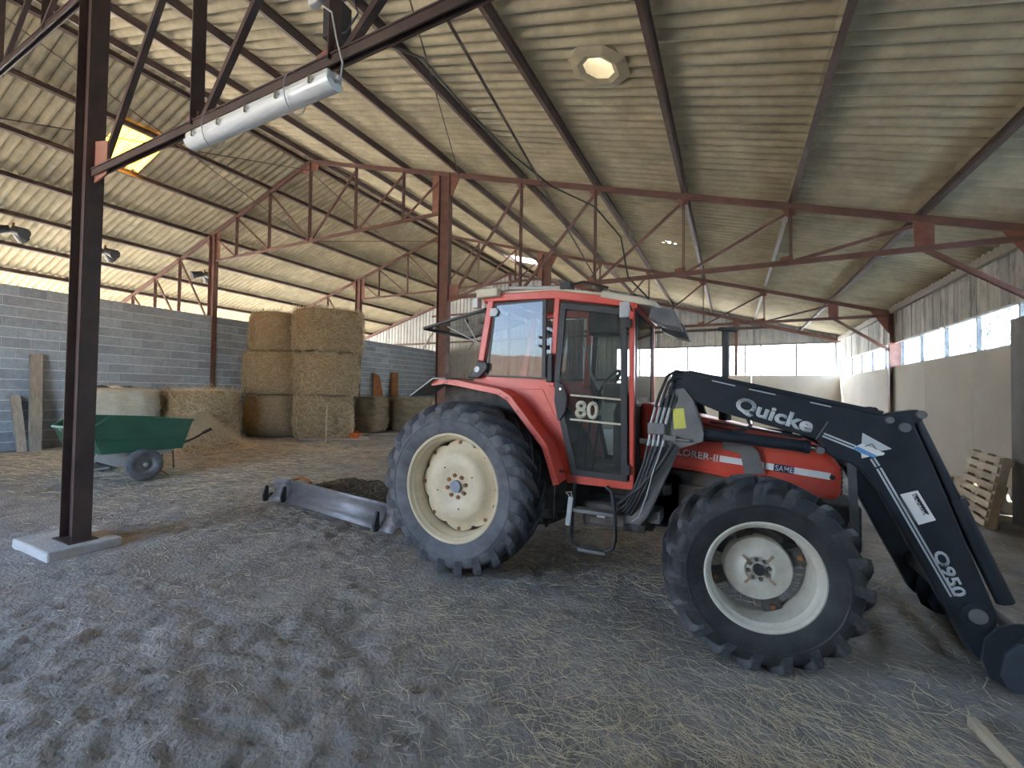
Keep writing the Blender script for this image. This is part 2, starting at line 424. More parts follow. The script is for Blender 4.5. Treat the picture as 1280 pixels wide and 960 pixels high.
# flat where wheels, footing and blade stand
for cx, cy, r in ((-2.3, 3.4, .55), (-2.3, 5.1, .55), (.2, 3.27, .5), (.2, 5.2, .5), (XC, Y1, .62)):
    wgt = np.clip(1.4 - np.sqrt((X - cx) ** 2 + (Y - cy) ** 2) / r, 0, 1)
    Z = Z * (1 - wgt) + np.interp(cx, GX, GZ) * wgt
nx, ny = len(gx), len(gy)
idx = np.arange(nx * ny).reshape(nx, ny)
faces = np.stack([idx[:-1, :-1], idx[1:, :-1], idx[1:, 1:], idx[:-1, 1:]], -1).reshape(-1, 4)
me = bpy.data.meshes.new('floor'); me.from_pydata(np.stack([X, Y, Z], -1).reshape(-1, 3).tolist(), [], faces.tolist())
me.polygons.foreach_set('use_smooth', [True] * len(me.polygons))
soil = mat('trodden_earth', (0.34, 0.325, 0.305), 0.92, 0, 0.3, 2.6, 1.0, 38, dirt=(0.175, 0.16, 0.14), dirt_amt=0.6, dirt_scale=1.7)
me.materials.append(soil)
floor = bpy.data.objects.new('floor', me); COL.objects.link(floor)
tag(floor, 'trodden bare earth floor with hoof marks and wisps of straw', kind='structure')
def fz(x, y):
    i = int(np.clip(np.searchsorted(gx, x), 1, nx - 1)); j = int(np.clip(np.searchsorted(gy, y), 1, ny - 1))
    tx = (x - gx[i - 1]) / (gx[i] - gx[i - 1]); ty = (y - gy[j - 1]) / (gy[j] - gy[j - 1])
    return float((Z[i - 1, j - 1] * (1 - tx) + Z[i, j - 1] * tx) * (1 - ty) + (Z[i - 1, j] * (1 - tx) + Z[i, j] * tx) * ty)
yard = MB().box((-90, -90, -.6), (80, 90, -.25)).build('ground', mat('yard_gravel', (0.52, 0.48, 0.41), 0.95, 0, 0.2, 3))
tag(yard, 'pale gravel yard around the barn', kind='structure')

# ---- roof: corrugated sheets on purlins
ceiling = empty('ceiling', (XR, 8, 3.6), 'double pitched barn roof of corrugated fibre cement sheets', kind='structure')
SW, SLEN, AMP, NW, SEG = 0.95, 1.64 / math.cos(AL), 0.036, 5, 10
def sheet_pts(u, v):
    """u down the slope 0..1 (with laps), v 0..1 across"""
    x = -0.06 + u * (SLEN + .14); y = (v - .5) * (SW + .0)
    z = AMP * (1 - 2 * abs(math.cos(math.pi * NW * v)) ** .9) + AMP + u * 0.014
    return x, y, z
def sheet_mesh(name, m, nu=1, keep=None):
    mb = MB(); nv = NW * SEG
    for t, fl in ((0, 1), (0.007, -1)):
        vs = [];
        for i in range(nu + 1):
            for j in range(nv + 1):
                x, y, z = sheet_pts(i / nu, j / nv); vs.append((x, y, z + t))
        fs = []
        for i in range(nu):
            for j in range(nv):
                a = i * (nv + 1) + j; q = (a, a + nv + 1, a + nv + 2, a + 1)
                c = np.mean([vs[k] for k in q], 0)
                if keep is None or keep(c[0], c[1]): fs.append(q)
        mb.add(vs, fs)
    n = (nu + 1) * (nv + 1)
    for j in range(nv):                                   # lower and upper lips
        for a in (j, nu * (nv + 1) + j): mb.add([mb.v[a], mb.v[a + 1], mb.v[n + a + 1], mb.v[n + a]], [(0, 1, 2, 3)])
    return mb.mesh(name, m, smooth=True)
sheet_me = sheet_mesh('roof_sheet', fibre)
hole_c = (-1.46, 5.13)
cand = []
for side in (1, -1):
    for k in range(9):
        xu = PX[k + 1] if k + 1 < 9 else None
    rows = [(PX[k + 1], k) for k in range(8)] + [(PX[0], 8)]
    for (xu, k) in rows:
        for j in range(28):
            yc = -4.75 + .95 * (j + .5)
            d = xu - XR
            x0 = XR + side * d
            z0 = zt(xu) + .055 + .135
            c = (XR + side * (d + .82), yc, zt(xu + .82) + .2)
            cand.append((seen(c), side, x0, yc, z0))
special = {}
def find(side, x, y): return min(range(len(cand)), key=lambda i: (cand[i][1] != side, abs(cand[i][2] + side * .82 - x) > .82, abs(cand[i][3] - y)))
i_sky = find(-1, -13.4, 5.3); i_wh = find(1, -8.4, 17.5); i_br = find(1, -1.6, 11.75); i_ho = find(1, -1.46, 5.13)
order = sorted(range(len(cand)), key=lambda i: -cand[i][0])
parts = set(order[:292]) | {i_sky, i_wh, i_br, i_ho}
rest = MB()
base_v = [tuple(v.co) for v in sheet_me.vertices]; base_f = [tuple(p.vertices) for p in sheet_me.polygons]
for i, (sc_, side, x0, yc, z0) in enumerate(cand):
    rot = (0, AL, 0 if side > 0 else math.pi)
    loc = Vector((x0, yc, z0)) - wpos(ceiling)
    if i in parts:
        me_ = sheet_me
        if i == i_sky: me_ = sheet_mesh('translucent_sheet', sky_sheet)
        elif i == i_wh: me_ = sheet_mesh('translucent_sheet', white_sheet)
        elif i == i_br: me_ = sheet_mesh('broken_sheet', fibre, 24, lambda x, y: not (abs(x - .85 - .2 * math.sin(y * 30)) < .20 and abs(y - .07 - .05 * math.sin(x * 19)) < .028 + .02 * math.sin(x * 41)))
        elif i == i_ho:
            hx = (hole_c[0] - x0) / math.cos(AL); hy = hole_c[1] - yc
            me_ = sheet_mesh('skylight_sheet', fibre, 40, lambda x, y: math.hypot(x - hx, y - hy) > .25)
            ho = (hx, hy, loc)
        o = inst('roof_sheet' if i not in (i_sky, i_wh) else 'translucent_sheet', me_, ceiling, loc, rot)
        if i == i_sky: tag(o, 'glowing yellow translucent roof sheet')
        if i == i_wh: tag(o, 'white translucent roof sheet')
    else:
        Mx = Matrix.Translation((x0, yc, z0)) @ Matrix.Rotation(rot[2], 4, 'Z') @ Matrix.Rotation(AL, 4, 'Y')
        rest.add([tuple(Mx @ Vector(v)) for v in base_v], base_f)
tag(rest.build('roof_sheeting', fibre, ceiling, True), 'remaining corrugated roof sheets', kind='stuff')
# the round roof window: moulded eight-sided collar and a clear cap
hx, hy, loc = ho
col_mb = MB()
def ring(mb, r0, z0, r1, z1, n=8, ph=.39, ra=1.0):
    vs = []
    for r, z in ((r0, z0), (r1, z1)):
        for i in range(n): t = 2 * math.pi * i / n + ph; vs.append((hx + r * ra * math.cos(t), hy + r * math.sin(t), z))
    mb.add(vs, [(i, (i + 1) % n, n + (i + 1) % n, n + i) for i in range(n)])
ring(col_mb, .40, .012, .27, -.028); ring(col_mb, .27, -.028, .20, -.005, 8); ring(col_mb, .20, -.005, .215, .31, 24)
ring(col_mb, .40, .012, .40, .05)
c = bpy.data.objects.new('skylight_collar', col_mb.mesh('skylight_collar', fibre)); COL.objects.link(c); c.parent = ceiling; c.location = loc; c.rotation_euler = (0, AL, 0)
dome = MB()
for a, b in ((0, 3), (3, 6), (6, 9)):
    ring(dome, .24 * math.cos(a / 9 * 1.5), .30 + .07 * math.sin(a / 9 * 1.5), .24 * math.cos(b / 9 * 1.5), .30 + .07 * math.sin(b / 9 * 1.5), 24)
d_ = bpy.data.objects.new('skylight_dome', dome.mesh('skylight_dome', dome_m, True)); COL.objects.link(d_); d_.parent = ceiling; d_.location = loc; d_.rotation_euler = (0, AL, 0)
tag(d_, 'milky round roof light cap')

# ridge capping
rc = MB()
for s in (-1, 1):
    rc.bar((XR + s * .16, -4.75, zt(XR + .16) + .262), (XR + s * .16, 21.8, zt(XR + .16) + .262), .34, .012, (s * SL, 0, 1))
rc.build('ridge_cap', fibre, ceiling)

# ---- purlins, every one a beam of its own
pn = ['at the eave end', 'second up from the eave', 'third up from the eave', 'fourth up from the eave', 'fifth up from the eave',
      'beside the middle columns', 'over the hay aisle', 'just below the ridge', 'along the ridge']
for side in (1, -1):
    nrm = Vector((side * SL, 0, 1)).normalized()
    for k, x in enumerate(PX):
        xx = XR + side * max(x - XR, .21) if k == 8 else XR + side * (x - XR)
        z = zt(xx) + .055 + .06
        mb = MB().ibeam((xx, -4.7, z), (xx, 21.4, z), .07, .13, .009, .008, nrm)
        o = mb.build('roof_purlin', purlin_m)
        where = 'slope above the tractor' if side > 0 else 'slope above the block wall'
        tag(o, f'brown steel purlin {pn[k]} of the {where}', 'roof beam', 'steel roof purlins')

# ---- trusses
def tsec(mb, a, b, wd=.09, h=.09):
    """two angles back to back"""
    a = Vector(a); b = Vector(b)
    for s in (-1, 1): mb.bar(a + Vector((0, s * .025, 0)), b + Vector((0, s * .025, 0)), .012, h, (0, 0, 1))
    up = Vector((0, 1, 0)).cross((b - a).normalized()); up = -up if up.z < 0 else up
    mb.bar(a + up * h / 2, b + up * h / 2, wd, .012, up)
    return mb
NX = [PX[7], PX[6]]                       # nave nodes
AX = [PX[4], PX[3], PX[2], PX[1]]         # aisle nodes
def truss(Y):
    root = empty('roof_truss', (XR, Y, ZN), cat='roof truss')
    mir = lambda x: 2 * XR - x
    for s in (1, -1):
        fx = (lambda x: x) if s > 0 else mir
        tsec(MB(), (XR, Y, zt(XR)), (fx(XW - .05), Y, zt(XW - .05))).build('top_chord', steel, root)
        tsec(MB(), (fx(XC + .1), Y, ZA), (fx(XW - .09), Y, ZA), .08, .07).build('aisle_tie', steel, root)
        for n_, x in enumerate(NX):
            tsec(MB(), (fx(x), Y, zt(x)), (fx(x), Y, ZN), .06, .05).build('post', steel, root)
            xi = XR if n_ == 0 else NX[0]
            MB().bar((fx(x), Y + .03, zt(x) - .05), (fx(xi), Y + .03, ZN), .045, .045, (0, 1, 0)).build('diagonal', steel, root)
        MB().bar((fx(XC - .12), Y - .03, zt(XC) - .1), (fx(NX[1]), Y - .03, ZN), .04, .04, (0, 1, 0)).build('diagonal', steel, root)
        prev = XC + .2
        for x in AX:
            tsec(MB(), (fx(x), Y, zt(x)), (fx(x), Y, ZA), .06, .055).build('post', steel, root)
            MB().bar((fx(x), Y + .03, zt(x) - .06), (fx(prev), Y + .03, ZA), .05, .05, (0, 1, 0)).build('diagonal', steel, root)
            MB().prism([(fx(x - .16), ZA), (fx(x + .02), ZA), (fx(x + .02), ZA + .13), (fx(x - .16), ZA + .1)], Y - .006, Y + .006).build('gusset_plate', steel_pale, root)
            MB().prism([(fx(x - .14), zt(x) - .01), (fx(x + .06), zt(x) - .04), (fx(x + .06), zt(x) - .14), (fx(x - .06), zt(x) - .16)], Y - .006, Y + .006).build('gusset_plate', steel_pale, root)
            prev = x
        x = PX[0]
        MB().bar((fx(x), Y + .03, zt(x) - .05), (fx(prev), Y + .03, ZA + .02), .05, .05, (0, 1, 0)).build('diagonal', steel, root)
        MB().prism([(fx(x - .12), zt(x)), (fx(x + .12), zt(x) - .06), (fx(x + .12), ZA - .06), (fx(x - .1), ZA - .04)], Y - .008, Y + .008).build('gusset_plate', steel_pale, root)
        tsec(MB(), (fx(x + .02), Y, ZA - .02), (fx(XW - .09), Y, 2.95), .06, .06).build('knee_brace', steel, root)
        MB().prism([(fx(XC + .14), zt(XC) - .02), (fx(XC + .42), zt(XC) - .12), (fx(XC + .14), zt(XC) - .62)], Y - .008, Y + .008).build('haunch_plate', steel_pale, root)
        MB().prism([(fx(XC - .38), zt(XC) + .06), (fx(XC - .14), zt(XC)), (fx(XC - .14), ZN - .02), (fx(XC - .38), ZN - .02)], Y - .008, Y + .008).build('haunch_plate', steel_pale, root)
        MB().prism([(fx(XC + .14), ZA - .1), (fx(XC + .42), ZA - .06), (fx(XC + .42), ZA + .28), (fx(XC + .14), ZA + .34)], Y - .008, Y + .008).build('gusset_plate', steel_pale, root)
        MB().prism([(fx(XW - .5), zt(XW - .5) - .03), (fx(XW - .09), zt(XW) - .02), (fx(XW - .09), zt(XW) - .55)], Y - .008, Y + .008).build('haunch_plate', steel_pale, root)
    tsec(MB(), (XC - .13, Y, ZN), (2 * XR - XC + .13, Y, ZN), .08, .06).build('nave_tie', steel_pale, root)
    tsec(MB(), (XR, Y, zt(XR)), (XR, Y, ZN - .03), .06, .06).build('king_post', steel, root)
    MB().prism([(XR - .35, zt(XR + .35) + .02), (XR, ZR + .06), (XR + .35, zt(XR + .35) + .02), (XR + .3, zt(XR) - .28), (XR - .3, zt(XR) - .28)], Y - .01, Y + .01).build('apex_plate', steel_pale, root)
    MB().prism([(XR - .15, ZN - .05), (XR + .15, ZN - .05), (XR + .15, ZN + .1), (XR - .15, ZN + .1)], Y - .008, Y + .008).build('gusset_plate', steel_pale, root)
    return root
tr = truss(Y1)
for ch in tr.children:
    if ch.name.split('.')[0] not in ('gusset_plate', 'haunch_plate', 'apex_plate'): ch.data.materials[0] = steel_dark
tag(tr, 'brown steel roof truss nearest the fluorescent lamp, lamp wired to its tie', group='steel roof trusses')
for yy, lb in ((Y2, 'brown steel roof truss over the tractor cab, with an electric cable run along it'),
               (Y3, 'brown steel roof truss far behind the cab, next to the end windows')):
    c_ = copy_tree(tr); c_.location.y = yy; c_['label'] = lb
    for ch in c_.children:
        if ch.data.materials[0] == steel_dark: ch.material_slots[0].link = 'OBJECT'; ch.material_slots[0].material = steel

# ---- a dry hill beyond the yard, in front of the barn
hv = []; hf = []; HN = 40
for i in range(HN + 1):
    for j in range(9):
        x = -180 + 300 * i / HN; v = j / 8
        hgt = (9 + 12 * float(vnoise(np.array(x * .022 + 3), np.array(1.5))) + 3 * float(vnoise(np.array(x * .09), np.array(4.))))
        hv.append((x, -95 - 70 * v, -.3 + hgt * math.sin(v * math.pi / 2)))
for i in range(HN):
    for j in range(8): a = i * 9 + j; hf.append((a, a + 9, a + 10, a + 1))
tag(MB().add(hv, hf).build('hill', mat('dry_hill', (.20, .13, .08), .95, 0, .3, .1), None, True), 'dry brown hillside in front of the barn', kind='structure')

# ---- columns
def column(x, y, top, dx=.30, dy=.15, label='', foot=True, zb=None, steel=steel):
    g = gh(x); zb = g + .09 if zb is None else zb
    root = empty('steel_column', (x, y, g if foot else zb), label, 'column', 'steel columns')
    m_ = MB()
    for s in (-1, 1): m_.box((x + s * (dx / 2 - .006) - .006, y - dy / 2, zb), (x + s * (dx / 2 - .006) + .006, y + dy / 2, top))
    m_.build('flange', steel, root)
    MB().box((x - dx / 2 + .012, y - .005, zb), (x + dx / 2 - .012, y + .005, top)).build('web', steel, root)
    if foot: MB().box((x - dx / 2 - .05, y - dy / 2 - .04, zb - .012), (x + dx / 2 + .05, y + dy / 2 + .04, zb + .006)).build('base_plate', steel, root)
    return root
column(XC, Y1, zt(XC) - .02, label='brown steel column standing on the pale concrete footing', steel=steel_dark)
column(XC, Y2, zt(XC) - .02, foot=False, zb=-.03, label='brown steel column rising right behind the open rear window of the cab')
column(XC, Y3, zt(XC) - .02, foot=False, zb=-.03, label='brown steel column showing above the cab roof')
column(XC, Y0, zt(XC) - .02, foot=False, zb=-.03, label='brown steel column at the open front of the barn')
column(XL, Y2, zt(XL) - .02, label='brown steel column set in the block wall behind the low bales', zb=.1, foot=False)
column(XL, Y3, zt(XL) - .02, label='brown steel column beside the tall bale stack', zb=.1, foot=False)
column(XL, Y1, zt(XL) - .02, label='brown steel column in the block wall near the leaning posts', zb=.1, foot=False)
column(XW + .05, Y2, zt(XW) + .02, label='brown steel column at the windows behind the tall grey board', foot=False, zb=-.1)
column(XW + .05, Y3, zt(XW) + .02, label='brown steel column between the frosted windows and the plain ones', foot=False, zb=-.1)
for x_, y_, lb in ((XC, Y1, 'pale cast concrete footing block under the near column'),):
    b = MB().box((x_ - .56, y_ - .30, gh(x_) - .05), (x_ + .32, y_ + .27, gh(x_) + .085)).build('column_footing', footing_m)
    bevel(b, .018, 2); tag(b, lb, 'footing')
# ---- left wall of concrete blocks
wl = empty('wall_left', (XL, 8, 0), 'blue grey wall of concrete blocks with white mortar joints', kind='structure')
BW, BH, TH = .5, .25, .2
zb0 = .07; JH = .011
MB().box((XL - TH / 2 + .012, Y0, -.1), (XL + TH / 2 - .012, Y4, zb0 + 16 * BH)).build('mortar_bed', mortar, wl)
def block_mesh(L_):
    mb = MB().box((-TH / 2, -L_ / 2 + .006, -BH / 2 + JH), (TH / 2, L_ / 2 - .006, BH / 2 - JH))
    return mb.mesh('concrete_block', block_m)
bm_full = block_mesh(BW); bm_half = block_mesh(BW / 2)
blocks = []
for r_ in range(16):
    y = Y0 + (0 if r_ % 2 == 0 else -BW / 2)
    while y < Y4 - .05:
        a = max(y, Y0); b = min(y + BW, Y4)
        if b - a > .12: blocks.append(((a + b) / 2, zb0 + (r_ + .5) * BH, b - a))
        y += BW
score = [seen((XL + .1, b[0], b[1])) * (0.02 if (b[1] < 1.5 and b[0] > 5) else 1) for b in blocks]
top = set(sorted(range(len(blocks)), key=lambda i: -score[i])[:298])
restb = MB()
for i, (y, z, L_) in enumerate(blocks):
    j = random.uniform(-.003, .004)
    if i in top:
        o = inst('concrete_block', bm_full, wl, Vector((XL + j, y, z)) - wpos(wl), None, (1, L_ / BW, 1))
    else:
        restb.box((XL - TH / 2 + j, y - L_ / 2 + .006, z - BH / 2 + .007), (XL + TH / 2 + j, y + L_ / 2 - .006, z + BH / 2 - JH))
tag(restb.build('block_work', block_m, wl), 'remaining courses of the block wall', kind='stuff')

# ---- ribbed cladding sheets
def clad_sheet(parent, x0, x1, y, z0, ztop, m=clad_m, name='cladding_sheet', ax='x'):
    """vertical ribbed steel sheet between x0 and x1 (or along y), its top follows ztop()"""
    pts = []; x = x0; pitch = .25
    while x < x1 - 1e-6:
        for dx, dy in ((0, 0), (.10, 0), (.125, .03), (.19, .03), (.215, 0)):
            if x + dx < x1 - .004: pts.append((x + dx, dy))
        x += pitch
    pts.append((x1, 0))
    vs = []; n = len(pts)
    for (px, dy) in pts:
        for z in (z0, ztop(px)): vs.append((px, y + dy, z) if ax == 'x' else (y + dy, px, z))
    return MB().add(vs, [(2 * i, 2 * i + 2, 2 * i + 3, 2 * i + 1) for i in range(n - 1)]).build(name, m, parent)

wb = empty('wall_back', (-3, Y4, 0), 'end wall of grey ribbed cladding above a concrete plinth', kind='structure')
WX0, WZ0, WZ1 = -4.45, 2.58, 3.87
xs = [XE + k * (XW - XE) / 30 for k in range(31)]
for a, b in zip(xs[:-1], xs[1:]):
    z0 = WZ1 if (a + b) / 2 > WX0 else -.1
    clad_sheet(wb, a - .012, b + .012, Y4, z0, lambda x: zt(x) + .24)
for a, b in ((WX0, -2.0), (-2.0, .78), (.78, XW)):
    MB().box((a + .006, Y4 - .06, -.2), (b - .006, Y4 + .06, WZ0)).build('concrete_panel', concrete, wb)
# horizontal rails and rafter on the end wall
for z, xa, xb in ((4.6, XE, XW), (6.2, -16, -5), (2.4, XE, WX0)):
    MB().box((max(xa, XR - (ZR - z) / SL), Y4 - .09, z - .05), (min(xb, XR + (ZR - z) / SL), Y4 - .005, z + .05)).build('rail', purlin_m, wb)
for s in (1, -1): MB().bar((XR, Y4 - .15, ZR), (XR + s * (XW - XR), Y4 - .15, zt(XW)), .1, .12).build('rafter', steel, wb)
for x in (XL, XC, -10.75, .2): MB().box((x - .06, Y4 - .2, 0 if x < WX0 else WZ0), (x + .06, Y4 - .08, zt(x))).build('stud', steel, wb)
for x in (-13.4, -12.2, -16.8): MB().bar((x, Y4 - .06, 4.1), (x + .9, Y4 - .06, 5.3), .05, .06, (0, 1, 0)).build('stud', wood_m, wb)

wn = empty('window_1', (0, Y4, WZ0), 'row of bright bare panes above the concrete in the end wall', kind='structure')
mx = [WX0, -3.6, -2.55, -1.75, -.62, -.08, .55, 1.12, 2.38, XW - .12]
for i, (a, b) in enumerate(zip(mx[:-1], mx[1:])):
    MB().box((a + .03, Y4 - .004, WZ0), (b - .03, Y4 + .004, WZ1)).build('pane', frost, wn)
for x in mx: MB().box((x - .03, Y4 - .04, WZ0), (x + .03, Y4 + .04, WZ1)).build('mullion', greym, wn)
MB().box((WX0, Y4 - .05, WZ1 - .03), (XW, Y4 + .05, WZ1 + .03)).build('window_frame', greym, wn)

# ---- right wall
wr = empty('wall_right', (XW, 12, 0), 'right hand wall of cast concrete panels with a window strip above', kind='structure')
SZ, TZ = 2.51, 3.11
bays = [(Y3, Y4, 2), (Y2, Y3, 3), (Y1, Y2, 3), (Y0, Y1, 3)]
for n_, (a, b, q) in enumerate(bays):
    for k in range(q):
        ya = a + (b - a) * k / q; yb = a + (b - a) * (k + 1) / q
        MB().box((XW - .02, ya + .005, -.3), (XW + .12, yb - .005, SZ)).build('concrete_panel', concrete, wr)
panes = [[Y3 + .12, 15.35, 16.6, 17.82, 19.05, Y4 - .1], [Y2 + .1, 9.06, 10.31, 11.56, 12.81, 14.03], [Y1 + .1, 3.4, 4.9, 6.6, Y2 - .1], [Y0, -2.8, -1.2, .4, Y1 - .1]]
for n_, ys in enumerate(panes):
    wdw = empty(f'window_{n_ + 2}', (XW, ys[0], SZ), ['strip of clear bright panes next to the far corner', 'strip of speckled frosted panes above the concrete wall', 'strip of frosted panes behind the loader side of the barn', 'strip of frosted panes near the barn front'][n_], kind='structure')
    for a, b in zip(ys[:-1], ys[1:]):
        MB().box((XW + .03, a + .02, SZ), (XW + .036, b - .02, TZ)).build('pane', frost if n_ == 0 else frost_speck, wdw)
    for y in ys: MB().box((XW - .02, y - .025, SZ), (XW + .06, y + .025, TZ)).build('mullion', greym, wdw)
    MB().box((XW - .02, ys[0], TZ - .02), (XW + .06, ys[-1], TZ + .02)).build('window_frame', galv, wdw)
y = Y0; k = 0
while y < Y4:
    wdt = random.uniform(.17, .24); b = min(y + wdt, Y4)
    MB().box((XW + random.uniform(0, .03), y + .004, TZ + .02), (XW + .06, b - .004, zt(XW) + .24)).build('board', board_m, wr)
    y += wdt
MB().bar((XW - .06, Y0, zt(XW) + .06), (XW - .06, Y4, zt(XW) + .06), .08, .14).build('eave_beam', wood_m, wr)

# ---- front: open, clad only beside the opening and in the gable
wf = empty('wall_front', (0, Y0, 0), 'clad front of the barn beside the wide opening', kind='structure')
xs = [XE + k * (XW - XE) / 30 for k in range(31)]
for a, b in zip(xs[:-1], xs[1:]):
    xm = (a + b) / 2
    z0 = -.1 if (xm > -4.7 or xm < -9.0) else 4.9
    clad_sheet(wf, a - .012, b + .012, Y0, z0, lambda x: zt(x) + .24)
wo = empty('wall_outer', (XE, 8, 0), 'low outer wall of the far aisle under the left eave', kind='structure')
MB().box((XE - .1, Y0, -.2), (XE + .1, Y4, 1.0)).build('concrete_panel', concrete, wo)

# ================================================================== TRACTOR
TY = 4.25
T = empty('tractor', (-1.2, TY, 0), 'red farm tractor with a glazed cab and cream wheels', 'tractor')
def P(mb, name, m, parent=None, smooth=False, bev=0): 
    o = mb.build(name, m, parent or T, smooth)
    if bev: bevel(o, bev, 2)
    return o

def wheel(name, loc, rz, Rr, a, hw, fo, nlug, tyre_m, kind, side):
    wroot = empty(name, loc, parent=T)
    wroot.rotation_euler = (0, 0, rz + (0 if side < 0 else math.pi))
    lh = Rr * .072; Rb = Rr - lh
    half = [(a - .012, -fo + .02), (a + .004, -fo - .004), (a + .03, -hw * .93), (a + (Rb - a) * .35, -hw * 1.05), (a + (Rb - a) * .62, -hw * 1.06),
            (a + (Rb - a) * .82, -hw * 1.0), (Rb - .018, -hw * .88), (Rb - .004, -hw * .5), (Rb, 0)]
    prof = half + [(r, -y) for r, y in half[-2::-1]]
    def part(mb, nm, m, smooth=True): return inst(nm, mb.mesh(nm, m, smooth), wroot)
    part(MB().lathe(prof, 64), 'tyre', tyre_m)
    # moulded ring on the sidewall
    rg = MB().lathe([(a + (Rb - a) * .5, -hw * 1.058), (a + (Rb - a) * .52, -hw * 1.085), (a + (Rb - a) * .56, -hw * 1.085), (a + (Rb - a) * .58, -hw * 1.058)], 64)
    part(rg, 'sidewall_ring', tyre_m)
    # lugs
    st = [(-.07, -1.0, Rb - .03, Rr), (.3, 5.5, Rb - .03, Rr), (.65, 11.5, Rb - .04, Rr * .995), (.92, 16, Rb - .05, Rr * .975),
          (1.03, 18.2, Rb - .075, Rb + .002), (1.06, 19.5, Rb - .10, Rb - .055)]
    for s in (-1, 1):
        mb = MB(); vs = []
        for (fy, th, r0, r1) in st:
            wt = (.023 + .007 * max(fy, 0)) * Rr / .72; wb = wt + .016
            for r, hwid in ((r0, -wb), (r1, -wt), (r1, wt), (r0, wb)):
                t = R(th) + hwid / Rr
                vs.append((r * math.cos(t), s * hw * fy, r * math.sin(t)))
        fs = []
        for i in range(len(st) - 1):
            for k in range(3): fs.append((i * 4 + k, i * 4 + k + 1, i * 4 + 4 + k + 1, i * 4 + 4 + k))
        fs += [(0, 1, 2, 3), tuple(len(vs) - 4 + k for k in (3, 2, 1, 0))]
        lm = mb.add(vs, fs).mesh('lug', rubber_lug)
        for k in range(nlug):
            t = 2 * math.pi * (k + (.5 if s > 0 else 0)) / nlug
            inst('lug', lm, wroot, (0, 0, 0), (0, -t, 0))
    cm = cream if kind == 'rear' else cream_w
    br = a - .058 * (a / .475)
    rim = [(a - .004, -fo + .02), (a + .012, -fo + .004), (a + .012, -fo - .008), (a + .002, -fo - .012), (a - .012, -fo - .004), (a - .02, -fo + .02), (a - .036, -fo + .034),
           (a - .042, -fo + .075), (br, -fo + .10), (br, fo - .10), (a - .04, fo - .06), (a - .015, fo), (a + .01, fo + .01)]
    part(MB().lathe(rim, 64), 'rim', cream if kind == 'rear' else cream_w)
    if kind == 'rear':
        yi = -fo + .075; n = 96; ri = [0.0, .06, .14, .17, .27, .31, .345, br - .03]
        yy = [yi + .022, yi + .022, yi + .020, yi + .002, yi - .006, yi + .02, yi + .06, yi + .075]
        vs = []; fs = []
        for i in range(n):
            t = 2 * math.pi * i / n
            lob = .5 + .5 * math.cos(8 * t)
            for q, (r, y) in enumerate(zip(ri, yy)):
                rr = r if q < 7 else br - .042 + .038 * lob ** .3
                vs.append((rr * math.cos(t), y, rr * math.sin(t)))
        k = len(ri)
        for i in range(n):
            j = (i + 1) % n
            for q in range(k - 1): fs.append((i * k + q, i * k + q + 1, j * k + q + 1, j * k + q))
        part(MB().add(vs, fs), 'wheel_disc', cm)
        hubr, bolt_r, nb, hm = .055, .098, 8, mat('hub_blue_grey', (.20, .22, .27), .5, .2)
        yh = yi + .022
        for t in (.5, 2.2, 3.4, 4.9):
            part(MB().cyl((.2 * math.cos(t), yi - .006, .2 * math.sin(t)), (.2 * math.cos(t), yi + .01, .2 * math.sin(t)), .007, n=8), 'drain_hole', blackp, False)
        for q in range(8):
            t = 2 * math.pi * q / 8
            part(MB().cyl(((br - .025) * math.cos(t), yi + .06, (br - .025) * math.sin(t)), ((br - .025) * math.cos(t), yi + .085, (br - .025) * math.sin(t)), .018, n=6), 'rim_bolt', rust, False)
    else:
        yi = -fo + .125
        part(MB().lathe([(0.0, yi + .01), (.07, yi + .01), (.085, yi - .004), (.12, yi - .002), (.15, yi + .016), (.195, yi + .02), (.205, yi + .035), (.205, yi + .09)], 64), 'wheel_disc', cm)
        for q in range(4):
            t = 2 * math.pi * q / 4 + .35
            c, s_ = math.cos(t), math.sin(t)
            vs = []
            for r, wd in ((.19, .05), (br + .004, .055)):
                for sg in (-1, 1):
                    for dy in (0, .03): vs.append((r * c - sg * wd * s_, yi + .055 + dy, r * s_ + sg * wd * c))
            part(MB().add(vs, [(0, 2, 6, 4), (1, 5, 7, 3), (0, 4, 5, 1), (2, 3, 7, 6)]), 'rim_bracket', dusty, False)
            part(MB().cyl(((br - .03) * c, yi + .03, (br - .03) * s_), ((br - .03) * c, yi + .06, (br - .03) * s_), .016, n=6), 'rim_bolt', rust, False)
            t2 = t + .5
            part(MB().bar((.05 * math.cos(t2), yi + .002, .05 * math.sin(t2)), (.125 * math.cos(t2), yi - .006, .125 * math.sin(t2)), .014, .012, (0, 1, 0)), 'mud_streak', mat('dry_mud', (.33, .25, .18), .95, 0, .2, 12), False)
        hubr, bolt_r, nb, hm = .034, .062, 8, blackp
        yh = yi + .01
    part(MB().cyl((0, yh - .03, 0), (0, yh + .01, 0), hubr, n=20), 'hub_cap', hm)
    for q in range(nb):
        t = 2 * math.pi * q / nb + .2
        part(MB().cyl((bolt_r * math.cos(t), yh - .016, bolt_r * math.sin(t)), (bolt_r * math.cos(t), yh + .005, bolt_r * math.sin(t)), .019 if kind == 'rear' else .013, n=6), 'wheel_bolt', rust if kind == 'rear' else dusty, False)
    return wroot
RW = wheel('rear_wheel', (-2.216, 3.402, .806), 0, .775, .475, .215, .185, 22, rubber_dusty, 'rear', -1)
tag(RW, 'big dusty rear tyre on a cream rim')
wheel('rear_wheel', (-2.216, 2 * TY - 3.402, .806), 0, .775, .475, .215, .185, 22, rubber_dusty, 'rear', 1)
FW = wheel('front_wheel', (.160, 3.274, .541), R(9.4), .592, .330, .18, .15, 19, rubber, 'front', -1)
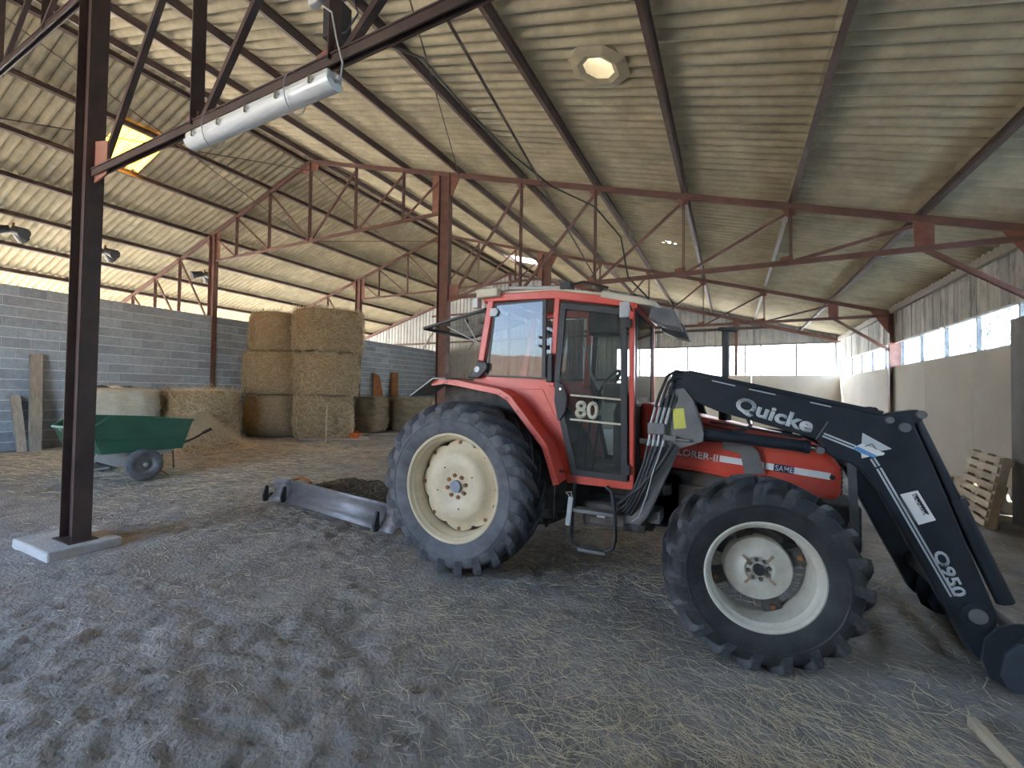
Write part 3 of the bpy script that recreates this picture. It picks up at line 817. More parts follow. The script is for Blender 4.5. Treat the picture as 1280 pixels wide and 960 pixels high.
tag(FW, 'turned black front tyre on a muddy pale rim')
wheel('front_wheel', (.160, 2 * TY - 3.274, .541), R(9.4), .592, .330, .18, .15, 19, rubber, 'front', 1)

# ---- running gear
P(MB().cyl((-2.216, 3.5, .806), (-2.216, 5.0, .806), .12, n=20).box((-2.5, 3.95, .55), (-1.7, 4.55, 1.15)), 'rear_axle', dusty, bev=.03)
P(MB().box((-1.8, 4.02, .52), (-.35, 4.48, 1.0)).box((-1.2, 3.98, .45), (-.6, 4.52, .75)), 'gearbox', dusty, bev=.03)
P(MB().box((-.75, 4.02, .5), (.62, 4.48, 1.02)).box((-.4, 3.97, .6), (.3, 4.53, .9)), 'engine_block', dusty, bev=.025)
P(MB().bar((.16, 3.45, .52), (.16, 5.05, .52), .14, .13).cyl((.16, 3.36, .541), (.16, 3.62, .541), .11, n=18).cyl((.16, 4.88, .541), (.16, 5.14, .541), .11, n=18), 'front_axle', dusty, smooth=True)
P(MB().box((.5, 4.0, .55), (.86, 4.5, .86)), 'front_weight_carrier', dusty, bev=.02)
P(MB().cyl((.02, 3.98, .72), (.34, 3.78, .60), .022).cyl((-.25, 3.95, .62), (.1, 3.5, .56), .018), 'steering_rod', greym)
P(MB().box((-1.17, 3.72, .50), (-.62, 4.0, .72)), 'fuel_tank', dusty, bev=.04)
P(MB().box((-1.03, 3.705, .60), (-.96, 3.719, .635)), 'tank_sticker', white)
P(MB().cyl((-.62, 3.9, .86), (-.5, 3.9, .86), .06, n=16).box((-.68, 3.86, .82), (-.45, 3.98, .9)), 'oil_filter', dusty, smooth=True)

# ---- hood
hood_out = [(-.72, 1.05), (-.26, 1.02), (.70, .885), (.735, .95), (.735, 1.14), (.62, 1.295), (-.72, 1.60)]
P(MB().prism(hood_out, 3.95, 2 * TY - 3.95), 'hood', red, bev=.045)
P(MB().box((.70, 4.0, .93), (.742, 4.5, 1.16)), 'grille', blackp, bev=.01)
for k in range(6): P(MB().box((.742, 4.02, .95 + k * .034), (.75, 4.48, .962 + k * .034)), 'grille_bar', greym)
def strip(a, b, h, y, m, name, t=.003):
    d = Vector((b[0] - a[0], 0, b[1] - a[1])).normalized(); u = Vector((-d.z, 0, d.x)) * h / 2
    return P(MB().prism([(a[0] - u.x, a[1] - u.z), (b[0] - u.x, b[1] - u.z), (b[0] + u.x, b[1] + u.z), (a[0] + u.x, a[1] + u.z)], y - t, y + .002), name, m)
strip((-.08, 1.147), (.235, 1.117), .05, 3.949, white, 'hood_stripe')
strip((.245, 1.116), (.66, 1.073), .05, 3.9493, white, 'hood_stripe')
strip((-.72, 1.255), (-.40, 1.222), .045, 3.949, white, 'hood_stripe')
text_part('lettering', 'EXPLORER-II', (-.545, 1.171), (-.096, 1.120), .056, 3.948, white, T, bold=.022)
strip((.30, 1.110), (.432, 1.097), .058, 3.9462, mat('print_blue_dark', (.02, .03, .1), .5), 'badge_backing')
text_part('lettering', 'SAME', (.308, 1.088), (.426, 1.076), .042, 3.943, white, T, bold=.004)
P(MB().cyl((.672, 3.94, 1.068), (.672, 3.955, 1.068), .018, n=12), 'hood_catch', blackp)
strip((-.25, 1.43), (.45, 1.30), .012, 3.9485, dusty, 'hood_seam')
P(MB().box((-.55, 3.94, 1.28), (.05, 3.952, 1.38)), 'air_vent', dusty, bev=.01)
# exhaust stack
P(MB().cyl((-.045, 4.2, 1.45), (-.045, 4.2, 2.235), .026, n=16).cyl((-.045, 4.2, 1.45), (-.045, 4.2, 1.68), .05, n=16), 'exhaust_pipe', blackp, smooth=True)
P(MB().bar((-.10, 4.2, 2.245), (.055, 4.2, 2.225), .07, .03), 'rain_cap', blackp, bev=.008)
# front guard
g = MB()
for y in (3.90, 4.6): g.bar((.775, y, 1.2), (.795, y, .68), .025, .05)
g.bar((.775, 3.9, 1.17), (.775, 4.6, 1.17), .03, .04); g.bar((.79, 3.9, .72), (.79, 4.6, .72), .03, .04)
P(g, 'front_guard', greym)

# ---- cab
YL, YRt = 2 * TY - 3.7, 3.7
def roofz(x): return float(np.interp(x, [-2.3, -1.45, -.72], [2.562, 2.528, 2.388]))
def both(fn):
    for s in (1, -1): fn(lambda y: y if s > 0 else 2 * TY - y)
def pillar(a, b, w_, name):
    def f(my):
        mb = MB().bar((a[0], my(YRt + .03), a[1]), (b[0], my(YRt + .03), b[1]), .07, w_, (1, 0, 0)); P(mb, name, red, bev=.008)
    both(f)
pillar((-2.105, 2.60), (-2.245, 1.80), .07, 'rear_pillar')
pillar((-1.415, 2.56), (-1.462, 1.72), .055, 'middle_pillar')
pillar((-.748, 2.42), (-.738, .90), .042, 'front_pillar')
rz = [(-2.19, roofz(-2.19)), (-1.45, roofz(-1.45)), (-.72, roofz(-.72)), (-.72, roofz(-.72) + .075), (-1.45, roofz(-1.45) + .075), (-2.19, roofz(-2.19) + .07)]
both(lambda my: P(MB().prism(rz, min(my(YRt - .01), my(YRt + .07)), max(my(YRt - .01), my(YRt + .07))), 'roof_rail', red, bev=.01))
P(MB().box((-2.2, YRt, 2.55), (-2.14, YL, 2.63)), 'rear_header', red, bev=.01)
P(MB().box((-.76, YRt, 2.385), (-.70, YL, 2.46)), 'front_header', red, bev=.01)
roof_p = [(-2.1, 2.625), (-1.45, 2.60), (-.72, 2.46), (-.72, 2.50), (-1.42, 2.635), (-2.1, 2.665)]
P(MB().prism(roof_p, YRt + .05, YL - .05), 'roof_panel', beige, bev=.012)
vis = [(-1.02, 2.50), (-.70, 2.42), (-.56, 2.385), (-.545, 2.425), (-.70, 2.48), (-1.0, 2.555)]
P(MB().prism(vis, YRt - .015, YL + .015), 'roof_visor', beige, bev=.01)
P(MB().prism([(-.60, 2.40), (-.42, 2.36), (-.36, 2.20), (-.50, 2.235), (-.62, 2.30)], YRt + .05, YRt + .3), 'roof_lamp_box', greym, bev=.012)
P(MB().prism([(-.60, 2.40), (-.42, 2.36), (-.36, 2.20), (-.50, 2.235), (-.62, 2.30)], YL - .3, YL - .05), 'roof_lamp_box', greym, bev=.012)
both(lambda my: P(MB().box((-2.235, min(my(3.62), my(3.72)), 2.585), (-2.0, max(my(3.62), my(3.72)), 2.668)), 'rear_lamp', beige, bev=.015))
P(MB().box((-2.30, 3.66, 2.50), (-2.24, 3.74, 2.60)), 'rear_work_lamp', galv, bev=.008)
P(MB().tube([(-1.35, 3.75, 2.64), (-1.2, 3.8, 2.68), (-1.0, 3.9, 2.63)], .012).box((-1.40, 3.72, 2.62), (-1.30, 3.84, 2.68)), 'beacon_mount', blackp)
P(MB().cyl((-1.95, 3.78, 2.69), (-1.35, 3.78, 2.64), .016, n=8), 'roof_tube', galv)

# lower cab side, fenders
fl = [(-2.66, 1.765), (-2.5, 1.785), (-2.33, 1.762), (-1.90, 1.688), (-1.78, 1.625), (-1.42, 1.209), (-1.31, .885)]
def fender(my):
    mb = MB(); n = len(fl)
    yo, yi_ = my(3.50), my(3.74)
    vs = [(x, yo, z) for x, z in fl] + [(x, yi_, z + .015) for x, z in fl]
    mb.add(vs, [(i, i + 1, n + i + 1, n + i) for i in range(n - 1)])
    o = P(mb, 'fender', red); sm = o.modifiers.new('thick', 'SOLIDIFY'); sm.thickness = .006
    lip = MB(); vs = [(x, yo - .0, z + .004) for x, z in fl]
    for i in range(n - 1):
        a = Vector((fl[i][0], yo, fl[i][1])); b = Vector((fl[i + 1][0], yo, fl[i + 1][1])); d = (b - a).normalized(); nn = Vector((-d.z, 0, d.x)); nn = nn if nn.z > 0 or nn.x > 0 else -nn
        lip.bar(a - nn * .02, b - nn * .02, .014, .052, nn)
    P(lip, 'fender_lip', red)
    ext = MB()
    pts = [(-2.885, 1.62), (-2.60, 1.80), (-2.45, 1.79)]
    vs = [(x, my(3.44), z) for x, z in pts] + [(x, my(3.80), z + .012) for x, z in pts]
    ext.add(vs, [(0, 1, 4, 3), (1, 2, 5, 4)])
    o = P(ext, 'fender_extension', greym); sm = o.modifiers.new('thick', 'SOLIDIFY'); sm.thickness = .014
    wellp = [(-2.66, 1.76), (-2.5, 1.78), (-2.33, 1.757), (-1.90, 1.683), (-1.78, 1.62), (-1.42, 1.205), (-1.31, .885), (-1.36, .60), (-2.7, .60)]
    P(MB().prism(wellp, min(my(3.735), my(3.745)), max(my(3.735), my(3.745))), 'wheel_well', dusty)
    side = [(-2.33, 1.762), (-1.90, 1.69), (-1.78, 1.625), (-1.42, 1.209), (-1.31, .885), (-1.245, .885), (-1.43, 1.78), (-2.23, 1.84)]
    P(MB().prism(side, min(my(3.705), my(3.733)), max(my(3.705), my(3.733))), 'cab_side_panel', red, bev=.004)
    P(MB().prism([(-1.95, 1.70), (-1.55, 1.70), (-1.42, 1.45), (-1.50, 1.44), (-1.62, 1.63)], min(my(3.70), my(3.712)), max(my(3.70), my(3.712))), 'panel_crease', red, bev=.004)
    P(MB().box((-1.30, min(my(3.69), my(3.76)), .865), (-.72, max(my(3.69), my(3.76)), .94)), 'door_sill', red, bev=.006)
both(fender)
for q in (1, 3, 4, 5):
    x, z = fl[q]
    for k in (0.25, .75):
        xx = x + (fl[q + 1][0] - x) * k; zz = z + (fl[q + 1][1] - z) * k
        P(MB().cyl((xx - .01, 3.49, zz - .024), (xx - .01, 3.50, zz - .024), .007, n=8), 'lip_bolt', dusty)

def ringpoly(outer, wd):
    c = np.mean(np.array(outer), 0); out = []
    n = len(outer)
    for i in range(n):
        p_, a, b = np.array(outer[i]), np.array(outer[i - 1]), np.array(outer[(i + 1) % n])
        d1 = (p_ - a) / np.linalg.norm(p_ - a); d2 = (b - p_) / np.linalg.norm(b - p_)
        n1 = np.array([-d1[1], d1[0]]); n2 = np.array([-d2[1], d2[0]])
        if np.dot(n1, c - p_) < 0: n1 = -n1
        if np.dot(n2, c - p_) < 0: n2 = -n2
        m = n1 + n2; m = m / (np.dot(m, n1)); out.append(tuple(p_ + m * wd))
    return out
def frame(outer, wd, y0, y1):
    inn = ringpoly(outer, wd); n = len(outer); mb = MB()
    vs = [(x, y0, z) for x, z in outer] + [(x, y0, z) for x, z in inn] + [(x, y1, z) for x, z in outer] + [(x, y1, z) for x, z in inn]
    fs = []
    for i in range(n):
        j = (i + 1) % n
        fs += [(i, j, n + j, n + i), (2 * n + i, 3 * n + i, 3 * n + j, 2 * n + j), (i, 2 * n + i, 2 * n + j, j), (n + i, n + j, 3 * n + j, 3 * n + i)]
    return mb.add(vs, fs), inn
door_out = [(-1.372, 2.478), (-.785, 2.375), (-.768, .93), (-1.252, .945), (-1.415, 1.60), (-1.425, 1.80)]
def door(my, near):
    y0, y1 = sorted((my(3.672), my(3.705)))
    fr, inn = frame(door_out, .05, y0, y1)
    d = P(fr, 'door', blackp)
    ym = my(3.69)
    MB().prism(inn, ym - .003, ym + .003).build('door_glass', door_glass, d)
    hb = [(-1.405, 1.78), (-1.33, 1.74), (-1.29, 1.62), (-1.31, 1.50), (-1.36, 1.42), (-1.385, 1.42), (-1.42, 1.6)]
    h_ = MB().prism(hb, *sorted((my(3.655), my(3.675)))).build('lock_plate', blackp, d); bevel(h_, .008)
    MB().cyl((-1.355, my(3.64), 1.70), (-1.355, my(3.66), 1.70), .012, n=12).build('lock_button', chrome, d)
    MB().box((-.80, min(my(3.65), my(3.69)), .99), (-.745, max(my(3.65), my(3.69)), 1.07)).build('hinge', blackp, d)
    MB().box((-.80, min(my(3.65), my(3.69)), 2.22), (-.745, max(my(3.65), my(3.69)), 2.29)).build('hinge', blackp, d)
    return d
D = door(lambda y: y, True); door(lambda y: 2 * TY - y, False)
# printed band on the glass
for z0, z1 in ((1.648, 1.612), (1.432, 1.405)):
    P(MB().prism([(-1.275, z0 - .008), (-.80, z1 - .008), (-.80, z1 + .008), (-1.275, z0 + .008)], 3.682, 3.6865), 'door_stripe', beige)
text_part('lettering', '80', (-1.232, 1.452), (-1.02, 1.444), .15, 3.686, beige, T, bold=.03)

# side window, hinged at the rear and ajar
sw = [(-2.055, 2.525), (-1.50, 2.515), (-1.512, 1.79), (-2.145, 1.815)]
def ajar(o, hinge, ang):
    return o
swr = empty('side_window', (-2.09, 3.69, 1.8), parent=T)
fr, inn = frame(sw, .016, 3.684, 3.698)
fr.build('window_rim', blackp, swr); MB().prism(inn, 3.688, 3.693).build('window_glass', win_glass, swr)
MB().box((-1.53, 3.678, 1.80), (-1.495, 3.70, 2.51)).build('window_edge', blackp, swr)
for z in (2.17, 2.09): MB().cyl((-1.55, 3.66, z), (-1.55, 3.70, z), .011, n=10).build('window_knob', blackp, swr)
MB().box((-1.55, 3.70, 2.06), (-1.49, 3.76, 2.10)).build('window_catch', blackp, swr)
swr.rotation_euler = (0, 0, R(-4.5))
for z in (2.44,): P(MB().prism([(-2.10, z - .04), (-2.03, z - .04), (-2.005, z), (-2.03, z + .04), (-2.10, z + .04)], 3.66, 3.685), 'window_hinge', galv, bev=.006)
P(MB().prism([(-2.34, 1.80), (-2.20, 1.795), (-2.10, 1.90), (-2.12, 1.95), (-2.22, 1.98), (-2.25, 1.90)], 3.64, 3.69), 'tail_lamp_bracket', blackp, bev=.012)
P(MB().cyl((-2.22, 3.63, 1.885), (-2.22, 3.64, 1.885), .03, n=14), 'tail_lamp', galv)
P(MB().box((-1.50, 3.655, 1.76), (-1.44, 3.69, 2.02)), 'grab_latch', blackp, bev=.01)
P(MB().prism([(-2.055, 2.525), (-1.50, 2.515), (-1.512, 1.79), (-2.145, 1.815)], YL - .01, YL - .004), 'side_window_glass', win_glass)
# windscreen and rear window
P(MB().prism([(3.75, .98), (4.75, .98), (4.75, 2.38), (3.75, 2.38)], -.742, -.736, 'X'), 'windscreen', win_glass)
fr2 = MB().bar((-.735, 3.84, .95), (-.735, 3.84, 2.4), .012, .03).bar((-.735, 4.66, .95), (-.735, 4.66, 2.4), .012, .03); P(fr2, 'windscreen_trim', blackp)
P(MB().box((-.79, 3.75, .9), (-.72, 4.75, 1.55)), 'firewall', dusty)
# rear window propped open
rwx = [(-2.22, 2.50), (-2.99, 2.35)]
rw = MB()
for y in (3.78, 4.70): rw.bar((-2.22, y, 2.50), (-2.99, y, 2.35), .035, .022)
rw.bar((-2.99, 3.78, 2.35), (-2.99, 4.70, 2.35), .035, .022, (1, 0, 0)); rw.bar((-2.23, 3.78, 2.50), (-2.23, 4.70, 2.50), .035, .022, (1, 0, 0))
o = P(rw, 'rear_window', blackp)
MB().add([(-2.23, 3.79, 2.498), (-2.98, 3.79, 2.352), (-2.98, 4.69, 2.352), (-2.23, 4.69, 2.498)], [(0, 1, 2, 3)]).build('window_glass', glass('rear_glass', (.5, .52, .52), .35, .05), o)
MB().cyl((-2.75, 3.88, 2.37), (-2.28, 3.86, 2.14), .006).cyl((-2.52, 3.86, 2.43), (-2.27, 3.86, 2.05), .006).build('gas_strut', galv, o)
MB().cyl((-2.55, 3.95, 2.40), (-2.55, 3.95, 2.44), .02).build('window_handle', blackp, o)
P(MB().box((-2.235, 3.74, 1.30), (-2.19, 4.76, 1.84)), 'rear_panel', dusty)
# interior
P(MB().box((-2.2, 3.76, .88), (-.75, 4.74, .94)), 'cab_floor', dusty)
st_ = MB().box((-1.95, 4.02, 1.15), (-1.45, 4.48, 1.30)).box((-1.9, 4.1, .94), (-1.55, 4.4, 1.15)); P(st_, 'seat', seat_m, bev=.03)
P(MB().prism([(-2.02, 1.25), (-1.88, 1.28), (-1.98, 1.82), (-2.08, 1.80)], 4.03, 4.47), 'seat_back', seat_m, bev=.04)
P(MB().prism([(-.98, .94), (-.74, .94), (-.74, 1.66), (-.90, 1.68), (-.98, 1.5)], 4.02, 4.48), 'dashboard', blackp, bev=.03)
rgp = [(-1.08 + .19 * math.cos(t) * .55, 4.25 + .19 * math.sin(t), 1.74 + .19 * math.cos(t) * .8) for t in np.linspace(0, 2 * math.pi, 25)]
sw_ = MB().tube(rgp, .016, 8).cyl((-.93, 4.25, 1.62), (-1.08, 4.25, 1.74), .02)
for t in (0.5, 2.6, 4.7): sw_.cyl((-1.08, 4.25, 1.74), (-1.08 + .19 * math.cos(t) * .55, 4.25 + .19 * math.sin(t), 1.74 + .19 * math.cos(t) * .8), .01)
P(sw_, 'steering_wheel', blackp)
lv = MB()
for x in (-1.28, -1.2, -1.12): lv.cyl((x, 3.85, .95), (x + .06, 3.86, 1.42), .009).cyl((x + .055, 3.86, 1.40), (x + .065, 3.86, 1.47), .018)
P(lv, 'lever_set', blackp)
P(MB().box((-1.17, 3.86, 2.20), (-.90, 4.05, 2.42)), 'roof_console', blackp, bev=.02)
P(MB().tube([(-1.05, 3.8, 1.7), (-1.13, 3.8, 1.85), (-1.15, 3.8, 2.1)], .012), 'joystick_arm', greym)
P(MB().box((-1.02, 3.80, 1.58), (-.84, 4.0, 1.76)), 'loader_joystick_box', blackp, bev=.03)
# mirror, steps
P(MB().tube([(-.74, 3.70, 2.36), (-.74, 3.55, 2.40), (-.75, 3.47, 2.37)], .007), 'mirror_arm', blackp)
P(MB().box((-.792, 3.435, 2.265), (-.712, 3.465, 2.392)), 'mirror', galv, bev=.01)
P(MB().tube([(-1.215, 3.66, .88), (-1.22, 3.62, .67), (-1.228, 3.61, .44), (-1.20, 3.61, .36), (-1.15, 3.61, .335), (-.93, 3.61, .345), (-.87, 3.61, .38), (-.848, 3.61, .46), (-.855, 3.62, .68), (-.89, 3.66, .84), (-.94, 3.68, .87)], .017, 10), 'step_frame', blackp, smooth=True)
P(MB().box((-1.21, 3.59, .645), (-.86, 3.70, .675)), 'step_tread', greym, bev=.006)
P(MB().box((-1.16, 3.57, .325), (-.92, 3.66, .352)), 'step_tread', greym, bev=.006)
P(MB().bar((-1.225, 3.585, .77), (-1.25, 3.585, .53), .03, .035, (1, 0, 0)), 'white_post', white)
P(MB().tube([(-1.235, 3.575, .78), (-1.265, 3.57, .81), (-1.22, 3.57, .82), (-1.21, 3.575, .77)], .006), 'baling_twine', straw_m)
P(MB().tube([(-1.42, 3.60, .98), (-1.30, 3.62, .98)], .012).tube([(-1.38, 3.60, .98), (-1.40, 3.62, .55), (-1.5, 3.7, .45)], .012), 'wheel_guard_stay', dusty)

# ================================================================== FRONT LOADER
LY = 3.68
Ld = empty('front_loader', (.4, TY, 0), 'black front loader with long bent arms mounted on the red tractor', 'front loader')
def Lp(mb, name, m, smooth=False, bev=0, parent=None):
    o = mb.build(name, m, parent or Ld, smooth)
    if bev: bevel(o, bev, 2)
    return o
arm = [(-.43, 1.70), (-.425, 1.82), (-.385, 1.865), (-.30, 1.84), (.906, 1.548), (.965, 1.568), (1.08, 1.588), (1.115, 1.565), (1.105, 1.525), (1.062, 1.488),
       (1.155, 1.23), (1.371, .565), (1.44, .36), (1.43, .22), (1.36, .06), (1.32, .10), (.884, 1.037), (.80, 1.155), (.735, 1.21), (.64, 1.235), (.59, 1.275), (.545, 1.362), (-.09, 1.54), (-.26, 1.615)]
for k, y0 in enumerate((LY, 2 * TY - LY - .11)):
    o = Lp(MB().prism(arm, y0, y0 + .11), 'boom', black, bev=.012)
    dy = y0 - .01 if k == 0 else y0 + .01
    # top rail, knee pins, seam
    Lp(MB().bar((-.30, y0 + .055, 1.845), (.90, y0 + .055, 1.558), .15, .03), 'boom_top_rail', black, bev=.006)
    for (x, z, r) in ((.931, 1.515, .022), (1.008, 1.470, .03), (1.09, 1.556, .026), (.556, 1.29, .024)):
        Lp(MB().cyl((x, y0 - .03, z), (x, y0 + .14, z), r, n=18), 'pivot_pin', greym if k == 0 else black, smooth=True)
    Lp(MB().cyl((1.341, y0 - .018, .346), (1.341, y0 + .13, .346), .075, n=28).cyl((1.341, y0 - .022, .346), (1.341, y0 - .015, .346), .048, n=24), 'lower_pivot', black, smooth=True)
    Lp(MB().cyl((1.343, y0 - .026, .343), (1.343, y0 - .02, .343), .045, n=24), 'pivot_cap', greym)
    # levelling rod in front of the leg
    ym = y0 + .055
    Lp(MB().cyl((1.087, ym, 1.505), (1.285, ym, .985), .03, n=16), 'rod_sleeve', black, smooth=True)
    Lp(MB().cyl((1.275, ym, 1.005), (1.492, ym, .43), .044, n=18).cyl((1.27, ym, 1.03), (1.29, ym, .985), .05, n=18), 'tilt_cylinder', black, smooth=True)
    # lift cylinder
    yc = y0 + .055
    Lp(MB().cyl((-.19, yc, 1.362), (.49, yc, 1.303), .044, n=20).cyl((.47, yc, 1.305), (.505, yc, 1.302), .05, n=20), 'lift_cylinder', black, smooth=True)
    Lp(MB().cyl((.49, yc, 1.303), (.57, yc, 1.29), .022, n=14), 'cylinder_rod', chrome, smooth=True)
    # tower and its leg
    tw = [(-.50, 1.585), (-.43, 1.70), (-.33, 1.715), (-.26, 1.62), (-.184, 1.371), (-.19, 1.302), (-.36, 1.236), (-.47, 1.26), (-.55, 1.40)]
    for yy in (y0 - .022, y0 + .116): Lp(MB().prism(tw, yy, yy + .016), 'tower_plate', black if k else greym, bev=.004)
    leg = [(-.55, 1.30), (-.36, 1.24), (-.60, .66), (-.66, .58), (-.80, .58), (-.80, .68)]
    Lp(MB().prism(leg, y0 + .02, y0 + .13), 'tower_leg', greym, bev=.01)
    Lp(MB().prism([(-.06, 1.295), (.15, 1.268), (.19, 1.23), (.24, 1.06), (.10, 1.04), (.07, 1.20), (-.06, 1.23)], 3.90 if k == 0 else 2 * TY - 3.914, 3.914 if k == 0 else 2 * TY - 3.90), 'hood_bracket', greym, bev=.004)
    cr = [(1.345, .10), (1.36, .22), (1.42, .31), (1.50, .345), (1.60, .36), (1.66, .30), (1.64, .10), (1.60, -.05), (1.46, -.045), (1.38, .0)]
    Lp(MB().prism(cr, y0 - .045, y0 - .025), 'carrier_plate', black, bev=.006)
    Lp(MB().prism([(1.44, .16), (1.50, .24), (1.66, .28), (1.70, -.04), (1.46, -.045), (1.42, .04)], y0 - .065, y0 - .044), 'carrier_hook', mat('hook_steel', (.05, .065, .085), .45, .2), bev=.006)
Lp(MB().cyl((1.345, LY + .1, .34), (1.345, 2 * TY - LY - .1, .34), .055, n=20), 'lower_cross_tube', black, smooth=True)
Lp(MB().cyl((.87, LY + .1, 1.36), (.87, 2 * TY - LY - .1, 1.36), .06, n=20), 'upper_cross_tube', black, smooth=True)
Lp(MB().cyl((1.55, LY - .05, .25), (1.55, 2 * TY - LY + .05, .25), .035, n=16).box((1.55, LY - .03, -.05), (1.60, 2 * TY - LY + .03, .12)), 'carrier_beam', black)
Lp(MB().bar((-.60, LY + .1, .64), (-.60, 2 * TY - LY - .1, .64), .16, .10), 'frame_cross_beam', greym)
# printing and painted glints on the near arm
yf = LY - .0005
text_part('lettering', 'Quicke', (.022, 1.563), (.505, 1.408), .098, yf, silver, Ld, shear=0.0, bold=.036, extra=.70)
text_part('lettering', 'Q950', (1.142, .688), (1.246, .428), .064, yf, silver, Ld, bold=.03, extra=.72)
def band(a, b, off, w_, name='arm_stripe', m=silver):
    d = np.array([b[0] - a[0], b[1] - a[1]]); d = d / np.linalg.norm(d); n = np.array([-d[1], d[0]])
    q = [np.array(a) + n * (off - w_ / 2), np.array(b) + n * (off - w_ / 2), np.array(b) + n * (off + w_ / 2), np.array(a) + n * (off + w_ / 2)]
    Lp(MB().prism([tuple(t) for t in q], LY - .003, LY + .002), name, m)
for of in (-.010, .010):
    band((.575, 1.398), (.752, 1.322), of, .011)
    band((.845, 1.255), (.872, 1.205), of, .011); band((.878, 1.193), (1.238, .432), of, .011)
band((.60, 1.49), (.53, 1.36), 0, .006, 'weld_seam', greym)
for a, b in (((-.13, 1.775), (.03, 1.735)), ((.12, 1.712), (.29, 1.672)), ((.50, 1.622), (.62, 1.593))): band(a, b, 0, .008, 'rail_highlight', silver)  # silver strips stand in for light glinting along the boom rail
Lp(MB().prism([(.792, 1.423), (.945, 1.326), (.90, 1.312), (.85, 1.30), (.787, 1.355)], LY - .004, LY + .002), 'logo_sticker', silver)
Lp(MB().prism([(.738, 1.317), (.79, 1.352), (.91, 1.295), (.90, 1.281), (.83, 1.268), (.787, 1.251), (.785, 1.285)], LY - .005, LY + .002), 'logo_sticker', white)
Lp(MB().prism([(.740, 1.317), (.765, 1.330), (.875, 1.272), (.845, 1.262), (.79, 1.285)], LY - .006, LY + .002), 'logo_band', blue)
text_part('lettering', 'A', (.80, 1.335), (.87, 1.315), .03, LY - .004, greym, Ld)
wst = [(.986, 1.033), (1.073, 1.069), (1.160, .892), (1.076, .850)]
Lp(MB().prism(wst, LY - .004, LY + .002), 'dealer_sticker', white)
Lp(MB().prism([(1.042, 1.040), (1.066, 1.050), (1.128, .925), (1.104, .914)], LY - .0055, LY + .002), 'sticker_block', blackp)
text_part('lettering', 'Bocaud', (1.037, 1.043), (1.100, .912), .022, LY - .006, white, Ld, bold=.02)
for k in range(5):
    t = k * .011
    band((1.020 - t, 1.025 - t * .45), (1.108 - t - .01 * (k % 2), .865 - t * .4 + .02), 0, .0035, 'sticker_line', greym)
    Ld.children[-1].location.y -= .002
Lp(MB().prism([(-.413, 1.550), (-.330, 1.558), (-.311, 1.402), (-.400, 1.391)], LY - .026, LY - .022), 'warning_sticker', yellow)
# valve block, couplings and hoses
Lp(MB().box((-.595, LY - .085, 1.345), (-.465, LY - .02, 1.435)), 'valve_block', greym, bev=.008)
Lp(MB().box((-.48, LY - .07, 1.30), (-.38, LY - .03, 1.34)).cyl((-.40, LY - .05, 1.31), (-.28, LY - .05, 1.305), .012), 'coupler_handle', greym)
tops = [(-.42, 1.84), (-.43, 1.79), (-.44, 1.74), (-.45, 1.69)]
for i in range(4):
    x0 = -.585 + i * .037
    Lp(MB().tube([(x0 + .012, LY - .05, 1.43), (x0 + .03, LY - .05, 1.50), (x0 + .045, LY - .05, 1.56)], .011, 8), 'coupling', galv, smooth=True)
    tx, tz = tops[i]
    Lp(MB().tube([(x0 + .045, LY - .05, 1.56), (x0 + .075, LY - .05, 1.66), (tx - .03 + i * .02, LY - .045, tz - .03), (tx + .03, LY - .03, tz + .01), (tx + .12, LY + .04, tz + .0)], .012, 8), 'hose', blackp, smooth=True)
    Lp(MB().tube([(x0 + .005, LY - .05, 1.35), (x0 - .005, LY - .05, 1.28), (x0 - .01, LY - .05, 1.25)], .011, 8), 'coupling', galv, smooth=True)
    Lp(MB().tube([(x0 - .01, LY - .05, 1.25), (x0 - .04 - .012 * i, LY - .055, 1.1), (x0 - .10 - .01 * i, LY - .05, .93), (-.76 + .025 * i, LY - .04, .76), (-.86 + .04 * i, LY + .02, .66), (-1.0, LY + .14, .62)], .012, 8), 'hose', blackp, smooth=True)
Lp(MB().tube([(-.40, LY - .045, 1.27), (-.50, LY - .05, 1.10), (-.66, LY - .05, .90), (-.84, LY - .03, .74), (-.95, LY + .1, .70)], .018, 8), 'hose', blackp, smooth=True)
Lp(MB().tube([(-.47, LY - .06, 1.30), (-.55, LY - .07, 1.05), (-.60, LY - .07, .85), (-.66, LY - .06, .67), (-.72, LY - .03, .62)], .006, 8), 'cable', galv, smooth=True)
Lp(MB().tube([(.12, 3.94, 1.475), (.14, 3.88, 1.43), (.10, 3.80, 1.40), (.02, 3.78, 1.39)], .012, 8), 'hose', blackp, smooth=True)
Lp(MB().tube([(-.15, LY + .16, 1.45), (.2, LY + .16, 1.40), (.47, LY + .16, 1.36)], .01, 8), 'pipe', blackp, smooth=True)

